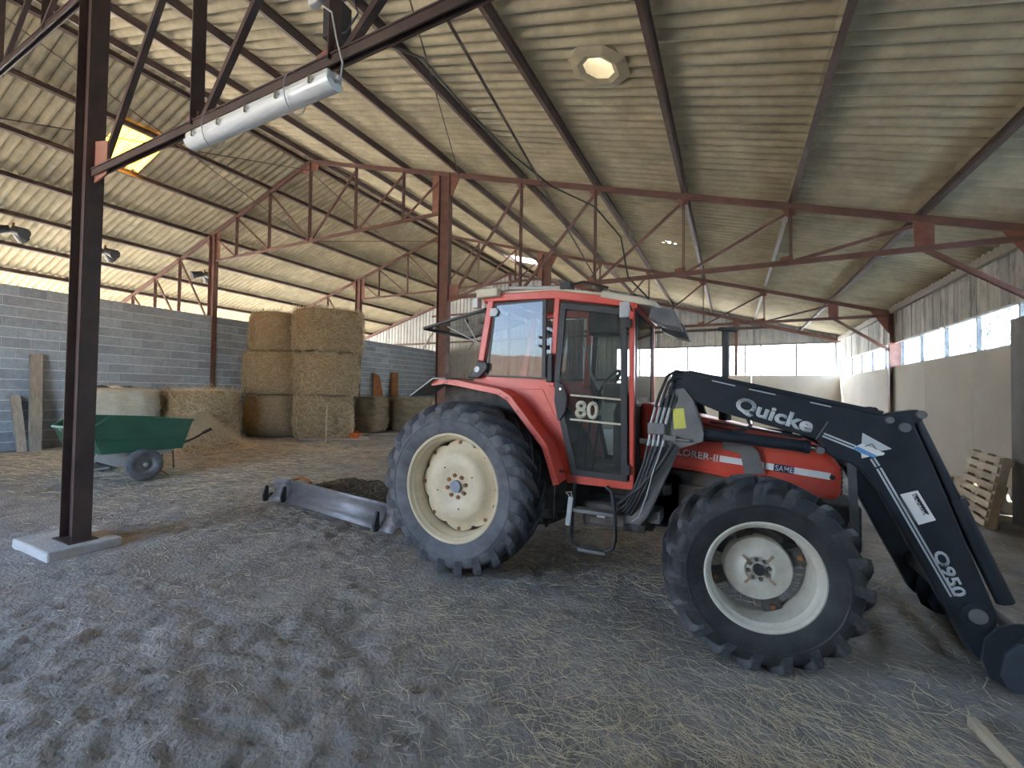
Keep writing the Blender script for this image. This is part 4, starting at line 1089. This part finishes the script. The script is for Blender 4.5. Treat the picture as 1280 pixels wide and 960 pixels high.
# ================================================================== HAY
def bale(name, x, y, z0, r, h, m, label, group, seed=0, loose=500, lean=(0, 0), squash=.06, strand=straw_m):
    rg = random.Random(seed); n, k = 48, 14
    rt = empty(name, (x, y, z0), label, 'hay bale', group)
    vs = []; fs = []
    prof = [(0.0, 0)] + [(r * .55, .0), (r * .93, .01)] + [(r * (1 + squash * math.sin(math.pi * t)), .04 + t * (h - .08)) for t in np.linspace(0, 1, k)] + [(r * .92, h - .005), (r * .5, h + .01), (0.0, h + .015)]
    for i in range(n):
        t = 2 * math.pi * i / n
        for (rr, zz) in prof:
            f = 1 + .07 * (vnoise(np.array(5 + seed * 7 + 3 * math.cos(t) + zz * 1.4), np.array(5 + 3 * math.sin(t) + zz)) - .5) * 2 + .03 * rg.uniform(-1, 1)
            vs.append((x + rr * f * math.cos(t) + lean[0] * zz, y + rr * f * math.sin(t) + lean[1] * zz, z0 + zz + (0 if rr < r * .9 else .01 * rg.uniform(-1, 1))))
    q = len(prof)
    for i in range(n):
        j = (i + 1) % n
        for e in range(q - 1): fs.append((i * q + e, j * q + e, j * q + e + 1, i * q + e + 1))
    MB().add(vs, fs).build('packed_hay', m, rt, 'all')
    sp = []
    for _ in range(loose * 2):
        t = rg.uniform(0, 2 * math.pi); zz = rg.uniform(.02, h) if rg.random() < .85 else h + .02
        rr = r * (1 + squash * math.sin(math.pi * min(zz / h, 1))) * rg.uniform(1.0, 1.06)
        if zz > h: rr = r * math.sqrt(rg.random())
        tang = Vector((-math.sin(t), math.cos(t), 0)); a = rg.gauss(0, .7)
        d = tang * math.cos(a) + Vector((0, 0, 1)) * math.sin(a) * 1.0 + Vector((math.cos(t), math.sin(t), 0)) * rg.uniform(-.1, .4)
        sp.append((x + rr * math.cos(t) + lean[0] * zz, y + rr * math.sin(t) + lean[1] * zz, z0 + zz, d.x, d.y, d.z, rg.uniform(.14, .5), rg.uniform(.007, .018), rg.uniform(-.8, .8)))
    o = ribbons(sp, strand, 'hay_strands', rt); tag(o, kind='stuff')
    return rt
SX, SY = -12.25, 10.25
g1 = gh(SX)
bale('hay_bale', SX, SY, g1, .86, 1.42, hay_m, 'golden round hay bale at the foot of the tall front stack', 'stacked round bales', 1, 900)
bale('hay_bale', SX + .05, SY + .02, g1 + 1.43, .93, 1.40, hay_m, 'golden round hay bale in the middle of the tall front stack', 'stacked round bales', 2, 1100, (.03, 0))
bale('hay_bale', SX + .10, SY + .02, g1 + 2.85, 1.03, 1.36, hay_m, 'shaggy round hay bale on top of the tall front stack', 'stacked round bales', 3, 1400, (.02, 0), .03)
BX, BY = -14.08, 9.75
bale('hay_bale', BX, BY, gh(BX), .85, 1.40, hay_m, 'shadowed round bale at the foot of the rear stack', 'stacked round bales', 4, 300)
bale('hay_bale', BX + .02, BY, gh(BX) + 1.41, .92, 1.42, hay_m, 'round hay bale in the middle of the rear stack by the wall', 'stacked round bales', 5, 700)
bale('hay_bale', BX + .06, BY + .02, gh(BX) + 2.85, .82, 1.30, hay_m, 'round hay bale on top of the rear stack by the wall', 'stacked round bales', 6, 700)
bale('hay_bale', -14.25, 5.45, gh(-14.2), .88, 1.52, nethay_m, 'pale net wrapped bale behind the green cart', 'low round bales', 7, 160)
bale('hay_bale', -13.85, 7.28, gh(-13.8), .90, 1.50, hay_m, 'torn straw bale spilling next to the dark gap', 'low round bales', 8, 900)
bale('hay_bale', -12.75, 12.7, gh(-12.7), .74, 1.36, oldhay_m, 'dark old hay bale right of the tall stack', 'old low bales', 9, 120, strand=oldhay_m)
bale('hay_bale', -11.75, 14.3, gh(-11.7), .86, 1.36, oldhay_m, 'mouldy old hay bale close behind the rear tyre', 'old low bales', 10, 120, strand=oldhay_m)
bale('hay_bale', -13.6, 14.6, gh(-13), .8, 1.34, oldhay_m, 'old hay bale standing under the rusty sheets', 'old low bales', 11, 80, strand=oldhay_m)

# straw spill in front of the torn bale
rt = empty('straw_pile', (-12.7, 6.7, gh(-12.7)), 'heap of loose straw spilled from the torn bale', 'straw pile')
vs = []; fs = []; n = 20
for i in range(n + 1):
    for j in range(n + 1):
        u, v = i / n * 2 - 1, j / n * 2 - 1
        x = -12.7 + u * 1.2; y = 6.65 + v * 1.15
        d = math.hypot(u, v)
        z = gh(x) - .03 + .62 * max(0, 1 - d) ** 1.2 * (1.15 + .5 * float(vnoise(np.array(x * 4.), np.array(y * 4.))))
        vs.append((x, y, z))
for i in range(n):
    for j in range(n): a = i * (n + 1) + j; fs.append((a, a + n + 1, a + n + 2, a + 1))
MB().add(vs, fs).build('packed_straw', hay_m, rt, 'all')
sp = []
for _ in range(4200):
    a = random.uniform(0, 6.283); d = abs(random.gauss(0, .55))
    d = min(d, 1.1); x = -12.7 + 1.2 * d * math.cos(a); y = 6.65 + 1.15 * d * math.sin(a)
    if x > -12.5 and y > 7.8: continue
    z = gh(x) + .62 * max(0, 1 - d) ** 1.2 * 1.35 + random.uniform(0, .09)
    sp.append((x, y, z, random.gauss(0, 1), random.gauss(0, 1), random.gauss(0, .55), random.uniform(.15, .5), random.uniform(.008, .016), random.uniform(-1, 1)))
tag(ribbons(sp, straw_m, 'straw_strands', rt), kind='stuff')

# ================================================================== LOOSE STRAW ON THE FLOOR
sp = []
def scatter(n, cx, cy, sx, sy, l0, l1, w0=.003, w1=.006, ang=None, lift=.012):
    for _ in range(n):
        x = random.gauss(cx, sx); y = random.gauss(cy, sy)
        if not (-14.8 < x < 3.3 and .8 < y < 14) or (abs(x + 6.16) < .5 and abs(y - 2) < .36) or (abs(x + 6.04) < .5 and abs(y - 8.35) < .4) or (abs(x + 6.04) < .5 and abs(y - 14.7) < .4): continue
        t = random.uniform(0, math.pi) if ang is None else random.gauss(ang, .5)
        sp.append((x, y, fz(x, y) + random.uniform(.003, lift), math.cos(t), math.sin(t), random.gauss(0, .1), random.uniform(l0, l1), random.uniform(w0, w1), random.uniform(-.7, .7)))
scatter(1700, -.1, 1.9, .55, .35, .05, .22, .0024, .0045)
scatter(2300, .7, 2.3, .5, .5, .05, .22, .0024, .0045, -.7)
scatter(900, -.6, 2.6, .8, .5, .05, .2, .002, .0035)
scatter(700, -1.6, 2.6, .6, .4, .04, .16, .0025, .0045)
scatter(1100, -3.4, 2.9, 1.8, .9, .04, .13, .0025, .005)
scatter(300, -3.2, 1.9, 1.6, .5, .03, .10, .0022, .004)
scatter(1200, -7.2, 3.9, 1.6, .9, .05, .16, .004, .008)
scatter(1600, -1.0, 4.6, 1.0, .6, .06, .25, .004, .008)
scatter(700, 1.9, 5.5, .9, 1.6, .06, .3, .004, .008)
scatter(2600, -9.6, 5.6, 2.2, 1.5, .08, .35, .005, .011)
scatter(1800, -12.6, 4.2, 1.5, 1.0, .1, .4, .006, .012)
scatter(1200, -10.5, 8.3, 1.6, .7, .1, .4, .006, .012)
scatter(700, -6, 5.4, 1.8, 1.2, .06, .25, .004, .008)
tag(ribbons(sp, straw_m, 'loose_straw'), 'loose pale straw stalks strewn over the earth floor', 'straw', kind='stuff')
# matted tuft of hay in the foreground
sp = []
for _ in range(1500):
    a = random.uniform(0, 6.283); d = abs(random.gauss(0, .3)); x = -.12 + d * math.cos(a) * 1.3; y = 1.75 + d * math.sin(a)
    if y < .75: continue
    sp.append((x, y, fz(x, y) + random.uniform(.004, .05) * max(0.15, 1 - d * 2), random.gauss(0, 1), random.gauss(0, 1), random.gauss(0, .18), random.uniform(.05, .2), random.uniform(.0014, .0028), random.uniform(-.9, .9)))
tag(ribbons(sp, mat('dull_hay', (.36, .30, .19), .85, 0, .4, 30), 'hay_tuft'), 'matted tuft of hay lying in front of the front tyre', 'hay tuft', kind='stuff')
# clods
cm_ = MB()
for _ in range(700):
    x = random.uniform(-7.2, 2.2); y = random.uniform(.9, 5.4); r_ = random.uniform(.006, .022); z = fz(x, y)
    if abs(x + 6.16) < .55 and abs(y - 2) < .4: continue
    v = [(x + r_ * random.uniform(.6, 1.2) * a, y + r_ * random.uniform(.6, 1.2) * b, z + r_ * .7 * random.uniform(.6, 1.2) * c) for a, b, c in ((1, 0, 0), (0, 1, 0), (-1, 0, 0), (0, -1, 0), (0, 0, 1), (0, 0, -.6))]
    cm_.add(v, [(0, 1, 4), (1, 2, 4), (2, 3, 4), (3, 0, 4), (1, 0, 5), (2, 1, 5), (3, 2, 5), (0, 3, 5)])
tag(cm_.build('earth_clods', soil), 'small clods of dry earth on the floor', 'earth clods', kind='stuff')

# ================================================================== GREEN TIPPING CART
C = empty('tipping_cart', (-9.9, 3.9, gh(-9.9)), 'green two wheeled tipping cart with a galvanised frame', 'cart')
def Cp(mb, name, m, smooth=False, bev=0):
    o = mb.build(name, m, C, smooth)
    if bev: bevel(o, bev, 2)
    return o
gz = gh(-9.9)
side = [(3.20, .965), (3.44, 1.15), (4.70, 1.06), (4.53, .54), (3.36, .55)]
xa, xb = -9.22, -10.62
for s, x in ((1, xa), (-1, xb)):
    Cp(MB().prism(side, min(x, x + s * .012), max(x, x + s * .012), 'X'), 'side_panel', green)
    Cp(MB().prism([(3.30, .79), (4.615, .785), (4.61, .765), (3.31, .77)], min(x, x + s * .03), max(x, x + s * .03), 'X'), 'side_rib', green)
    for a, b in (((3.20, .965), (3.44, 1.15)), ((3.44, 1.15), (4.70, 1.06))):
        Cp(MB().bar((x, a[0], a[1]), (x, b[0], b[1]), .05, .035), 'top_rim', green, bev=.006)
Cp(MB().add([(xa, 3.36, .55), (xb, 3.36, .55), (xb, 4.53, .54), (xa, 4.53, .54)], [(0, 1, 2, 3)]), 'tub_floor', green)
Cp(MB().add([(xa, 4.53, .54), (xb, 4.53, .54), (xb, 4.70, 1.06), (xa, 4.70, 1.06)], [(0, 1, 2, 3)]), 'end_panel', green)
Cp(MB().add([(xa, 3.36, .55), (xb, 3.36, .55), (xb, 3.20, .965), (xa, 3.20, .965)], [(0, 1, 2, 3)]), 'end_panel', green)
Cp(MB().bar((xa, 4.70, 1.06), (xb, 4.70, 1.06), .05, .035), 'top_rim', green)
Cp(MB().bar((xa, 3.20, .965), (xb, 3.20, .965), .05, .035), 'top_rim', mat('pale_green_paint', (.30, .45, .36), .5))
for x in (xa - .12, xb + .12):
    Cp(MB().prism([(3.35, .54), (4.45, .53), (4.40, .47), (4.05, .42), (3.75, .30), (3.62, .30), (3.30, .45)], x - .02, x + .02, 'X'), 'frame_plate', galv)
Cp(MB().tube([(xa - .1, 3.32, .43), (xa - .1, 3.17, .40), (xa - .1, 3.14, .34), (xa - .1, 3.2, .30), (xa - .1, 3.5, .31)], .018), 'handle_loop', galv)
Cp(MB().cyl((xb + .1, 3.3, .9), (xb + .1, 3.35, .55), .015).cyl((xb + .2, 3.22, .93), (xb + .5, 3.4, .6), .015), 'tip_strut', galv)
Cp(MB().cyl((xa + .05, 3.93, gz + .275), (xb - .05, 3.93, gz + .275), .025), 'axle', dusty)
for s, x in ((1, xa + .05), (-1, xb - .05)):
    wr_ = empty('cart_wheel', (x, 3.93, gz + .275), parent=C); wr_.rotation_euler = (0, 0, R(-90 if s < 0 else 90))
    wr_.rotation_euler = (0, 0, R(90))
    inst('tyre', MB().lathe([(.15, -.06), (.19, -.075), (.24, -.07), (.27, -.045), (.277, 0), (.27, .045), (.24, .07), (.19, .075), (.15, .06)], 36).mesh('tyre', rubber_dusty, True), wr_)
    inst('rim', MB().lathe([(.0, -.03), (.05, -.035), (.06, -.01), (.11, -.01), (.135, -.035), (.155, -.05), (.155, .05), (.135, .035), (.11, .01), (0, .02)], 30).mesh('rim', greym, True), wr_)
    inst('hub', MB().cyl((0, -.06, 0), (0, .05, 0), .03, n=14).mesh('hub', galv, True), wr_)
Cp(MB().tube([(xa - .3, 4.55, .55), (xa - .3, 4.9, .68), (xa - .3, 5.15, .82)], .02).cyl((xa - .3, 5.05, .77), (xa - .3, 5.2, .84), .03), 'tow_handle', blackp)
Cp(MB().tube([(xa - .25, 4.50, .5), (xa - .25, 4.52, .2), (xa - .25, 4.52, gz + .1)], .014).tube([(xa - .45, 4.45, .48), (xa - .5, 4.42, .25)], .012), 'support_leg', dusty)
Cp(MB().tube([(xa - .06, 4.15, gz + .34), (xa - .03, 4.22, gz + .12), (xa, 4.32, gz + .03)], .014), 'prop_stand', rust)

# ================================================================== POSTS AGAINST THE WALL
def post(a, b, w_, d_, label, m=wood_m):
    o = MB().bar(a, b, w_, d_, (1, 0, 0)).build('wooden_post', m); bevel(o, .01, 2); return tag(o, label, 'post', 'posts leaning on the block wall')
post((-14.85, 4.18, .09), (-15.26, 4.25, 2.44), .20, .14, 'tall grey wooden post leaning on the block wall')
post((-14.9, 3.98, .09), (-15.25, 3.92, 1.42), .16, .12, 'short grey wooden post leaning beside the tall one')

# ================================================================== BACKGROUND BITS
for i, (y, w_, lb) in enumerate(((15.55, .30, 'bundle of rusty iron rods on a bale against the wall'), (16.9, .34, 'rusty curved iron sheet standing against the wall'))):
    rt = empty('rusty_iron', (-15.05, y, 1.40), lb, 'scrap iron')
    if i == 0:
        for k in range(5): MB().bar((-14.95 + .03 * k, y - .22 + .1 * k, 1.40), (-15.2 + .02 * k, y - .02 + .06 * k, 2.55 - .04 * k), .09, .03, (1, 0, 0)).build('rod', rust, rt)
    else:
        vs = []; n = 10
        for k in range(n + 1):
            t = math.pi * k / n
            for z in (1.40, 2.62): vs.append((-15.2 + .16 * math.sin(t), y - .25 * math.cos(t), z))
        o = MB().add(vs, [(2 * k, 2 * k + 2, 2 * k + 3, 2 * k + 1) for k in range(n)]).build('curved_sheet', rust, rt, True)
        o.modifiers.new('thick', 'SOLIDIFY').thickness = .02
b = MB().box((-15.3, 14.6, 1.34), (-14.7, 17.4, 1.40)).build('shelf_board', wood_m); tag(b, 'old plank shelf carrying rusty iron along the wall', 'plank')
o = MB().box((-15.28, 15.2, .1), (-15.2, 15.3, 1.34)).box((-15.28, 16.9, .1), (-15.2, 17.0, 1.34)).box((-14.8, 15.9, .1), (-14.72, 16.0, 1.34)).build('leg', wood_m, b)
o = MB().cyl((-11.15, 9.42, .04), (-11.35, 9.6, 1.26), .018, .015, 10).build('tool_handle', pallet_m); tag(o, 'pale wooden tool handle leaning on the tall bale stack', 'tool handle')
ch = empty('chainsaw', (-11.15, 10.62, gh(-11.15)), 'small orange chainsaw lying at the foot of the bales', 'chainsaw')
cx, cy, cz = -11.15, 10.62, gh(-11.15)
bevel(MB().box((cx - .2, cy - .12, cz + .01), (cx + .2, cy + .12, cz + .2)).build('body', orange, ch), .03)
MB().tube([(cx - .1, cy, cz + .2), (cx - .05, cy, cz + .27), (cx + .1, cy, cz + .26), (cx + .16, cy, cz + .18)], .018).build('handle', orange, ch)
MB().box((cx + .2, cy - .06, cz + .04), (cx + .62, cy - .04, cz + .12)).build('guide_bar', galv, ch)
for k, (x0, y0, x1, y1, lb) in enumerate(((-12.1, 9.25, -10.5, 10.6, 'grey plank lying in front of the tall bale stack'), (-11.9, 11.55, -10.3, 12.6, 'grey plank lying in front of the old bales'))):
    o = MB().bar((x0, y0, gh(x0) + .05), (x1, y1, gh(x1) + .05), .18, .05).build('plank', wood_m); tag(o, lb, 'plank')
ks = empty('rag', (-14.2, 5.3, gh(-14.2) + 1.535), 'black and white rag lying on the pale wrapped bale', 'rag')
for dx, dy, m_ in ((0, -.25, blackp), (0, .0, white), (0, .28, blackp)):
    vs = []; fs = []
    n = 8
    for i in range(n + 1):
        for j in range(5):
            u = i / n * 2 - 1; v = j / 4 * 2 - 1
            vs.append((-14.0 + dx + .12 * v, 5.3 + dy + .18 * u, gh(-14.2) + 1.54 + .06 * max(0, 1 - u * u) * (1 - v * v) + .015 * random.random()))
    for i in range(n):
        for j in range(4): a = i * 5 + j; fs.append((a, a + 5, a + 6, a + 1))
    MB().add(vs, fs).build('fold', m_, ks, True)

# ================================================================== SCRAPER BLADE AND MUCK
Bl = empty('scraper_blade', (-4.9, 4.0, gh(-4.9)), 'worn grey steel scraper blade lying behind the rear tyre', 'scraper blade')
A = Vector((-5.75, 4.08, .05)); B_ = Vector((-3.62, 3.74, .05))
dv = (B_ - A).normalized(); nv = Vector((-dv.y, dv.x, 0))       # nv points away from the camera
def blade_strip(p0, p1, name, m, zs=1.0, t=.012):
    prof = [(-.03, .0), (.03, .05), (.07, .11), (.085, .18), (.075, .25), (.05, .31)]
    vs = []; n = len(prof)
    for p_, sc in ((p0, zs), (p1, 1.0)):
        for (o_, z_) in prof: q = p_ + nv * (o_ * sc + .10); vs.append((q.x, q.y, p_.z + z_ * sc))
    o = MB().add(vs, [(i, i + 1, n + i + 1, n + i) for i in range(n - 1)]).build(name, m, Bl, True)
    o.modifiers.new('thick', 'SOLIDIFY').thickness = t
    return o
blade_m = mat('worn_blade_steel', (.25, .245, .255), .5, .35, .25, 5, .1, 40, stretch=(1, 1, 4), dirt=(.14, .11, .09), dirt_amt=.5, dirt_scale=4)
blade_strip(A, B_, 'blade_plate', blade_m)
A2 = A - dv * .25 - nv * .12; blade_strip(A2, A, 'blade_wing', blade_m)
A3 = B_ + dv * .22 + nv * .02; blade_strip(B_, A3, 'blade_wing', blade_m)
for p_ in (A + dv * .02, B_ - dv * .02, A2):
    q = p_ + nv * .02
    vs = [q + Vector((0, 0, .0)), q - nv * .012 + Vector((0, 0, .08)), q + nv * .03 + Vector((0, 0, .22)), q + nv * .06 + Vector((0, 0, .22)), q + nv * .06]
    mb = MB().add([v - dv * .02 for v in vs] + [v + dv * .02 for v in vs], [(0, 1, 2, 3, 4), (9, 8, 7, 6, 5)] + [(i, (i + 1) % 5, 5 + (i + 1) % 5, 5 + i) for i in range(5)])
    mb.build('blade_rib', blackp, Bl)
q0 = (A + B_) / 2 + nv * .27
MB().bar(q0 + Vector((0, 0, .18)) - dv * .9, q0 + Vector((0, 0, .18)) + dv * .9, .08, .08).build('back_beam', dusty, Bl)
MB().tube([A + nv * .2 + Vector((0, 0, .30)), A + dv * .12 + nv * .25 + Vector((0, 0, .34)), A + dv * .3 + nv * .3 + Vector((0, 0, .27))], .022).build('hitch_pin', rust, Bl)
# muck behind the blade
rt = empty('muck_heap', (-4.8, 5.0, 0), 'dark heap of muck behind the scraper blade', 'muck heap')
vs = []; fs = []; nu, nv_ = 70, 42
for i in range(nu + 1):
    for j in range(nv_ + 1):
        u = i / nu; v = j / nv_
        x = -6.6 + 3.6 * u; y = 4.42 + 1.5 * v - .36 * u
        e = min(1, u * 4, (1 - u) * 4, v * 5 + .3, (1 - v) * 4); e = max(e, 0)
        nz = float(vnoise(np.array(x * 5.), np.array(y * 5.))) * .09 + float(vnoise(np.array(x * 14.), np.array(y * 14.))) * .05
        vs.append((x, y, gh(x) - .06 + (.15 + nz) * e ** .6))
for i in range(nu):
    for j in range(nv_): a = i * (nv_ + 1) + j; fs.append((a, a + nv_ + 1, a + nv_ + 2, a + 1))
MB().add(vs, fs).build('muck', manure_m, rt)
sp = []
for _ in range(500):
    x = random.uniform(-6.5, -3.2); y = random.uniform(4.5, 5.6)
    sp.append((x, y, gh(x) + random.uniform(.10, .2), random.gauss(0, 1), random.gauss(0, 1), random.gauss(0, .3), random.uniform(.05, .2), random.uniform(.004, .01), random.uniform(-.7, .7)))
tag(ribbons(sp, mat('dull_hay', (.36, .30, .19)), 'straw_bits', rt), kind='stuff')

# ================================================================== PALLETS, BOARD
def pallet(name, base, ax_u, ax_v, label, nslat=8, Lu=1.15, Lv=1.0):
    """slats along u, stacked along v; built standing"""
    u = Vector(ax_u).normalized(); v = Vector(ax_v).normalized(); n_ = u.cross(v).normalized()
    rt = empty(name, base, label, 'pallet', 'wooden pallets'); b0 = Vector(base)
    for k in range(nslat):
        c0 = b0 + v * (Lv * (k + .5) / nslat)
        MB().bar(c0 - u * Lu / 2 + n_ * .06, c0 + u * Lu / 2 + n_ * .06, .022, .085, v).build('slat', pallet_m, rt)
    for t in (-.47, 0, .47):
        MB().bar(b0 + u * Lu * t, b0 + u * Lu * t + v * Lv, .10, .085, n_).build('stringer', pallet_m, rt)
    for k in (0, nslat // 2, nslat - 1):
        c0 = b0 + v * (Lv * (k + .5) / nslat)
        MB().bar(c0 - u * Lu / 2 - n_ * .06, c0 + u * Lu / 2 - n_ * .06, .022, .1, v).build('slat', pallet_m, rt)
    return rt
pallet('pallet', (3.18, 8.75, gh(3.1) - .0), (-.10, -1, 0), (.18, 0, .98), 'wooden pallet with level slats leaning on the right wall', 8, 1.2, .98)
pallet('pallet', (3.42, 10.2, gh(3.3) - .0), (.12, .12, 1), (.05, -1, .06), 'wooden pallet with upright slats behind the level one', 7, .8, 1.0)
bd = MB().box((3.56, 5.4, gh(3.6)), (3.66, 8.72, 2.82)).build('wall_board', mat('dark_board', (.22, .215, .21), .8, 0, .2, 3, .15, 30, stretch=(1, 1, .5), dirt=(.10, .085, .07), dirt_amt=.7, dirt_scale=1.2)); bevel(bd, .01)
tag(bd, 'tall dark grey board standing in front of the right wall', 'board')
o = MB().bar((1.13, 3.16, fz(1.13, 3.16) + .03), (1.22, 2.55, fz(1.22, 2.55) + .02), .035, .10, (0, 0, 1)).build('timber_offcut', pallet_m); tag(o, 'pale squared timber offcut lying in the straw by the loader', 'timber'); o.location.z -= .02

# ================================================================== FLUORESCENT LAMP AND ITS CABLE
lp = empty('fluorescent_lamp', (-3.2, Y1 - .05, 3.66), 'long white fluorescent batten lamp wired under the truss tie', 'lamp')
a = Vector((-4.05, Y1 - .02, 3.745)); b = Vector((-2.36, Y1 - .02, 3.745))
bevel(MB().bar(a, b, .13, .06).build('housing', lampw, lp), .02)
cv = MB(); n = 10; vs = []
L_ = (b - a)
for e in (0, 1):
    for k in range(n + 1):
        t = math.pi * k / n
        vs.append((a.x + L_.x * e, a.y - .07 * math.cos(t), 3.715 - .06 * math.sin(t)))
cv.add(vs, [(k, k + 1, n + 2 + k, n + 1 + k) for k in range(n)] + [tuple(range(n + 1)), tuple(range(2 * n + 1, n, -1))])
cv.build('cover', clearp, lp, True)
for k in range(5):
    x = a.x + .15 + k * (1.69 - .3) / 4
    MB().box((x - .012, a.y - .085, 3.70), (x + .012, a.y - .07, 3.75)).build('clip', chrome, lp)
for x in (a.x + .3, b.x - .4):
    pts = [(x, a.y + .09 * math.cos(t), 3.78 + .15 * math.sin(t) - .03) for t in np.linspace(0, 2 * math.pi, 17)]
    MB().tube(pts, .004, 6).build('wire_tie', galv, lp)
MB().cyl((b.x, b.y, 3.72), (b.x + .05, b.y, 3.72), .018).build('cable_gland', galv, lp)
MB().tube([(b.x + .05, b.y, 3.72), (b.x + .10, b.y - .03, 3.78), (b.x + .06, b.y - .05, 3.95), (b.x + .0, b.y - .04, 4.15), (-2.5, Y1 - .04, 4.28)], .006, 6).build('cable', galv, lp)
jb = MB().box((-2.56, Y1 - .09, 4.25), (-2.46, Y1 - .04, 4.42)).build('junction_box', lampw); bevel(jb, .008); tag(jb, 'small white junction box on the truss post above the lamp', 'junction box')
bx = MB().box((-3.45, Y1 + .75, 4.98), (-3.3, Y1 + .95, 5.35)).build('dark_lamp', blackp); tag(bx, 'dark lamp box hung under the roof with its wires dangling', 'lamp'); bx.name = 'lamp_box'
MB().tube([(-3.3, Y1 + .8, 5.3), (-3.12, Y1 + .8, 5.28), (-3.05, Y1 + .8, 5.1), (-3.2, Y1 + .8, 4.98), (-3.38, Y1 + .8, 5.02)], .008).build('dangling_wire', blackp, bx)
# black cable sagging along the slope, then along the truss
o = MB().tube([(-2.75, Y1 + .05, 3.98), (-3.3, 3.3, 5.3), (-3.6, 4.41, 6.0), (-3.7, 5.6, 6.08), (-3.6, 7.0, 6.04), (-3.2, 8.0, 5.8), (-2.45, Y2 - .04, 5.40), (-2.36, Y2 - .06, 5.30), (-1.9, Y2 - .02, 4.7), (-1.75, Y2 - .05, 3.9), (-1.4, Y2 + .2, 3.5)], .016, 8).build('electric_cable', blackp, None, True)
tag(o, 'black electric cable sagging from purlin to truss', 'cable')
# thin wind bracing rods under the roof, both slopes
def rod(a, b, label, r_=.011):
    o = MB().cyl(a, b, r_, n=6).build('bracing_rod', purlin_m); return tag(o, label, 'bracing rod', 'bracing rods')
rod((-1.5, Y1, 3.86), (-2.36, Y2, 3.9), 'thin straight rod between the lamp truss tie and the next tie')
rod((XR, Y1, zt(XR) - .3), (XR, Y2, ZN), 'thin rod sloping from the lamp truss ridge to the next king post')
rod((XR, Y1, ZN), (XR, Y2, zt(XR) - .25), 'thin rod rising to the apex of the truss over the cab')
rod((XR, Y2, zt(XR) - .3), (XR, Y3, ZN), 'thin rod sloping from the cab truss apex to the far king post')
rod((XR, Y2, ZN), (XR, Y3, zt(XR) - .25), 'thin rod rising to the apex of the far truss')
rod((PX[1], -4, zt(PX[1]) + .04), (PX[5], Y2, zt(PX[5]) + .03), 'thin wire crossing the roof beside the round skylight')
# three clusters of dark round fittings under the left slope
for i, (y, lb) in enumerate(((4.45, 'dark three headed fitting hung under the roof over the leaning posts'), (6.45, 'dark three headed fitting half hidden by the near column'), (9.4, 'dark three headed fitting next to the column in the block wall'))):
    x = -17.95; z = zt(x) + .12
    lt = empty('roof_fitting', (x, y, z - .35), lb, 'roof fitting', 'dark fittings under the left roof')
    MB().cyl((x, y, z + .02), (x, y, z - .18), .03).build('stem', rust, lt)
    for k in range(3):
        t = 2.1 * k + .3
        MB().cyl((x + .06 * math.cos(t), y + .06 * math.sin(t), z - .17), (x + .40 * math.cos(t), y + .40 * math.sin(t), z - .30), .10, .15, 12).build('head', blackp, lt, True)
